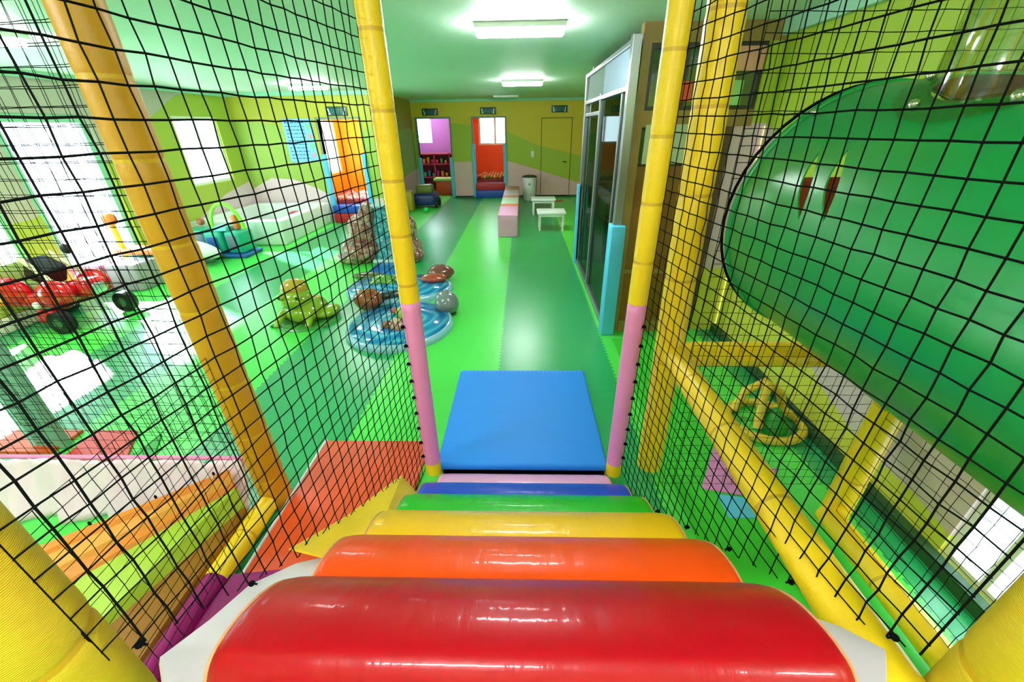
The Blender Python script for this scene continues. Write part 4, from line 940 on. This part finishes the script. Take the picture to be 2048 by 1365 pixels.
t = thing('fish_figure', 'dark grey fish figure between the two pond pieces', 'fish figure', (-1.62, 4.55, 0.05))
G().ball((-1.62, 4.55, 0.11), (0.2, 0.06, 0.05), rot=RZ(0.35)).build('body', M('fish_grey', '#2e4248', 0.2, coat=0.5), t)
G().plate([(-1.80, 4.48, 0.15), (-1.93, 4.50, 0.17), (-1.93, 4.36, 0.17)], 0.03).build('tail', M('fish_grey', '#2e4248', 0.2, coat=0.5), t)
rb = RB
t = thing('lotus_cluster', 'brown and cream stones with a lime lotus bud on the round pond piece', 'lotus cluster', (-1.28, 3.80, 0.08))
for k, (a, b_, r, c) in enumerate(((-1.40, 3.72, 0.07, '#8a5a4a'), (-1.28, 3.68, 0.075, '#a88068'), (-1.18, 3.74, 0.07, '#7a4a3c'), (-1.33, 3.80, 0.06, '#c9b494'), (-1.22, 3.84, 0.065, '#8a5a4a'))):
    G().ball((a, b_, 0.10), (r, r*0.85, r*0.7), fn=lump(20 + k, 0.08, 6)).build('stone', M('rock_' + c[1:], c, 0.2, coat=0.5, bump=0.4, bscale=25), t)
G().ball((-1.26, 3.92, 0.15), (0.09, 0.08, 0.08), fn=lambda d: 1 + 0.15*math.sin(6*math.atan2(d.y, d.x))).build('bud', M('lotus_lime', '#a9d24a', 0.3), t)
G().ball((-1.42, 4.05, 0.12), 0.035).build('berry', M('berry_pink', '#c05a72', 0.3), t)

# ---------------------------------------------------------------- floor things under the tunnel
MB1 = M('pink_foam_tile', '#e08ccc', 0.5); MB2 = M('cyan_foam_tile', '#5cc4ee', 0.5)
tag(G().slab([(1.05, 1.70), (1.40, 1.62), (1.58, 1.86), (1.45, 1.86), (1.33, 2.15)], 0.0, 0.014).build('foam_tile', MB1), 'pink pointed foam tile on the green floor under the tunnel', 'foam tile')
tag(G().slab([(1.12, 1.50), (1.40, 1.50), (1.40, 1.61), (1.12, 1.66)], 0.0, 0.014).build('foam_tile', MB2), 'small cyan foam tile next to the pink one under the tunnel', 'foam tile')
GM = M('grass_green_mat', '#35c02c', 0.5)
tag(G().slab([(0.9, 0.2), (1.52, 0.2), (1.52, 3.6), (0.9, 3.6)], 0.0, 0.008).build('floor_mat', GM), 'long grass green mat on the floor right of the stair', 'mat')
t = thing('rocking_toy', 'yellow toy with a round ring base and arched handle under the tunnel', 'toy', (1.72, 2.3, 0))
YT = M('toy_ochre_yellow', '#dfc03a', 0.4)
G().tube([(1.72 + 0.24*math.cos(a), 2.3 + 0.24*math.sin(a)*0.9, 0.03) for a in [2*PI*k/40 for k in range(41)]], 0.03, 12, caps=False).build('ring_base', YT, t)
G().tube([(1.55, 2.4, 0.05), (1.6, 2.42, 0.2), (1.72, 2.42, 0.28), (1.84, 2.40, 0.2), (1.88, 2.36, 0.05)], 0.03, 12).build('handle', YT, t)
G().tube([(1.62, 2.2, 0.04), (1.66, 2.3, 0.2), (1.72, 2.38, 0.3)], 0.03, 12).build('strut', YT, t)
G().lathe((1.74, 2.24, 0.02), [(0.10, 0), (0.09, 0.06), (0.02, 0.16)], 20).build('cone', M('leaf_green_plastic', '#1e8c2a', 0.4), t)
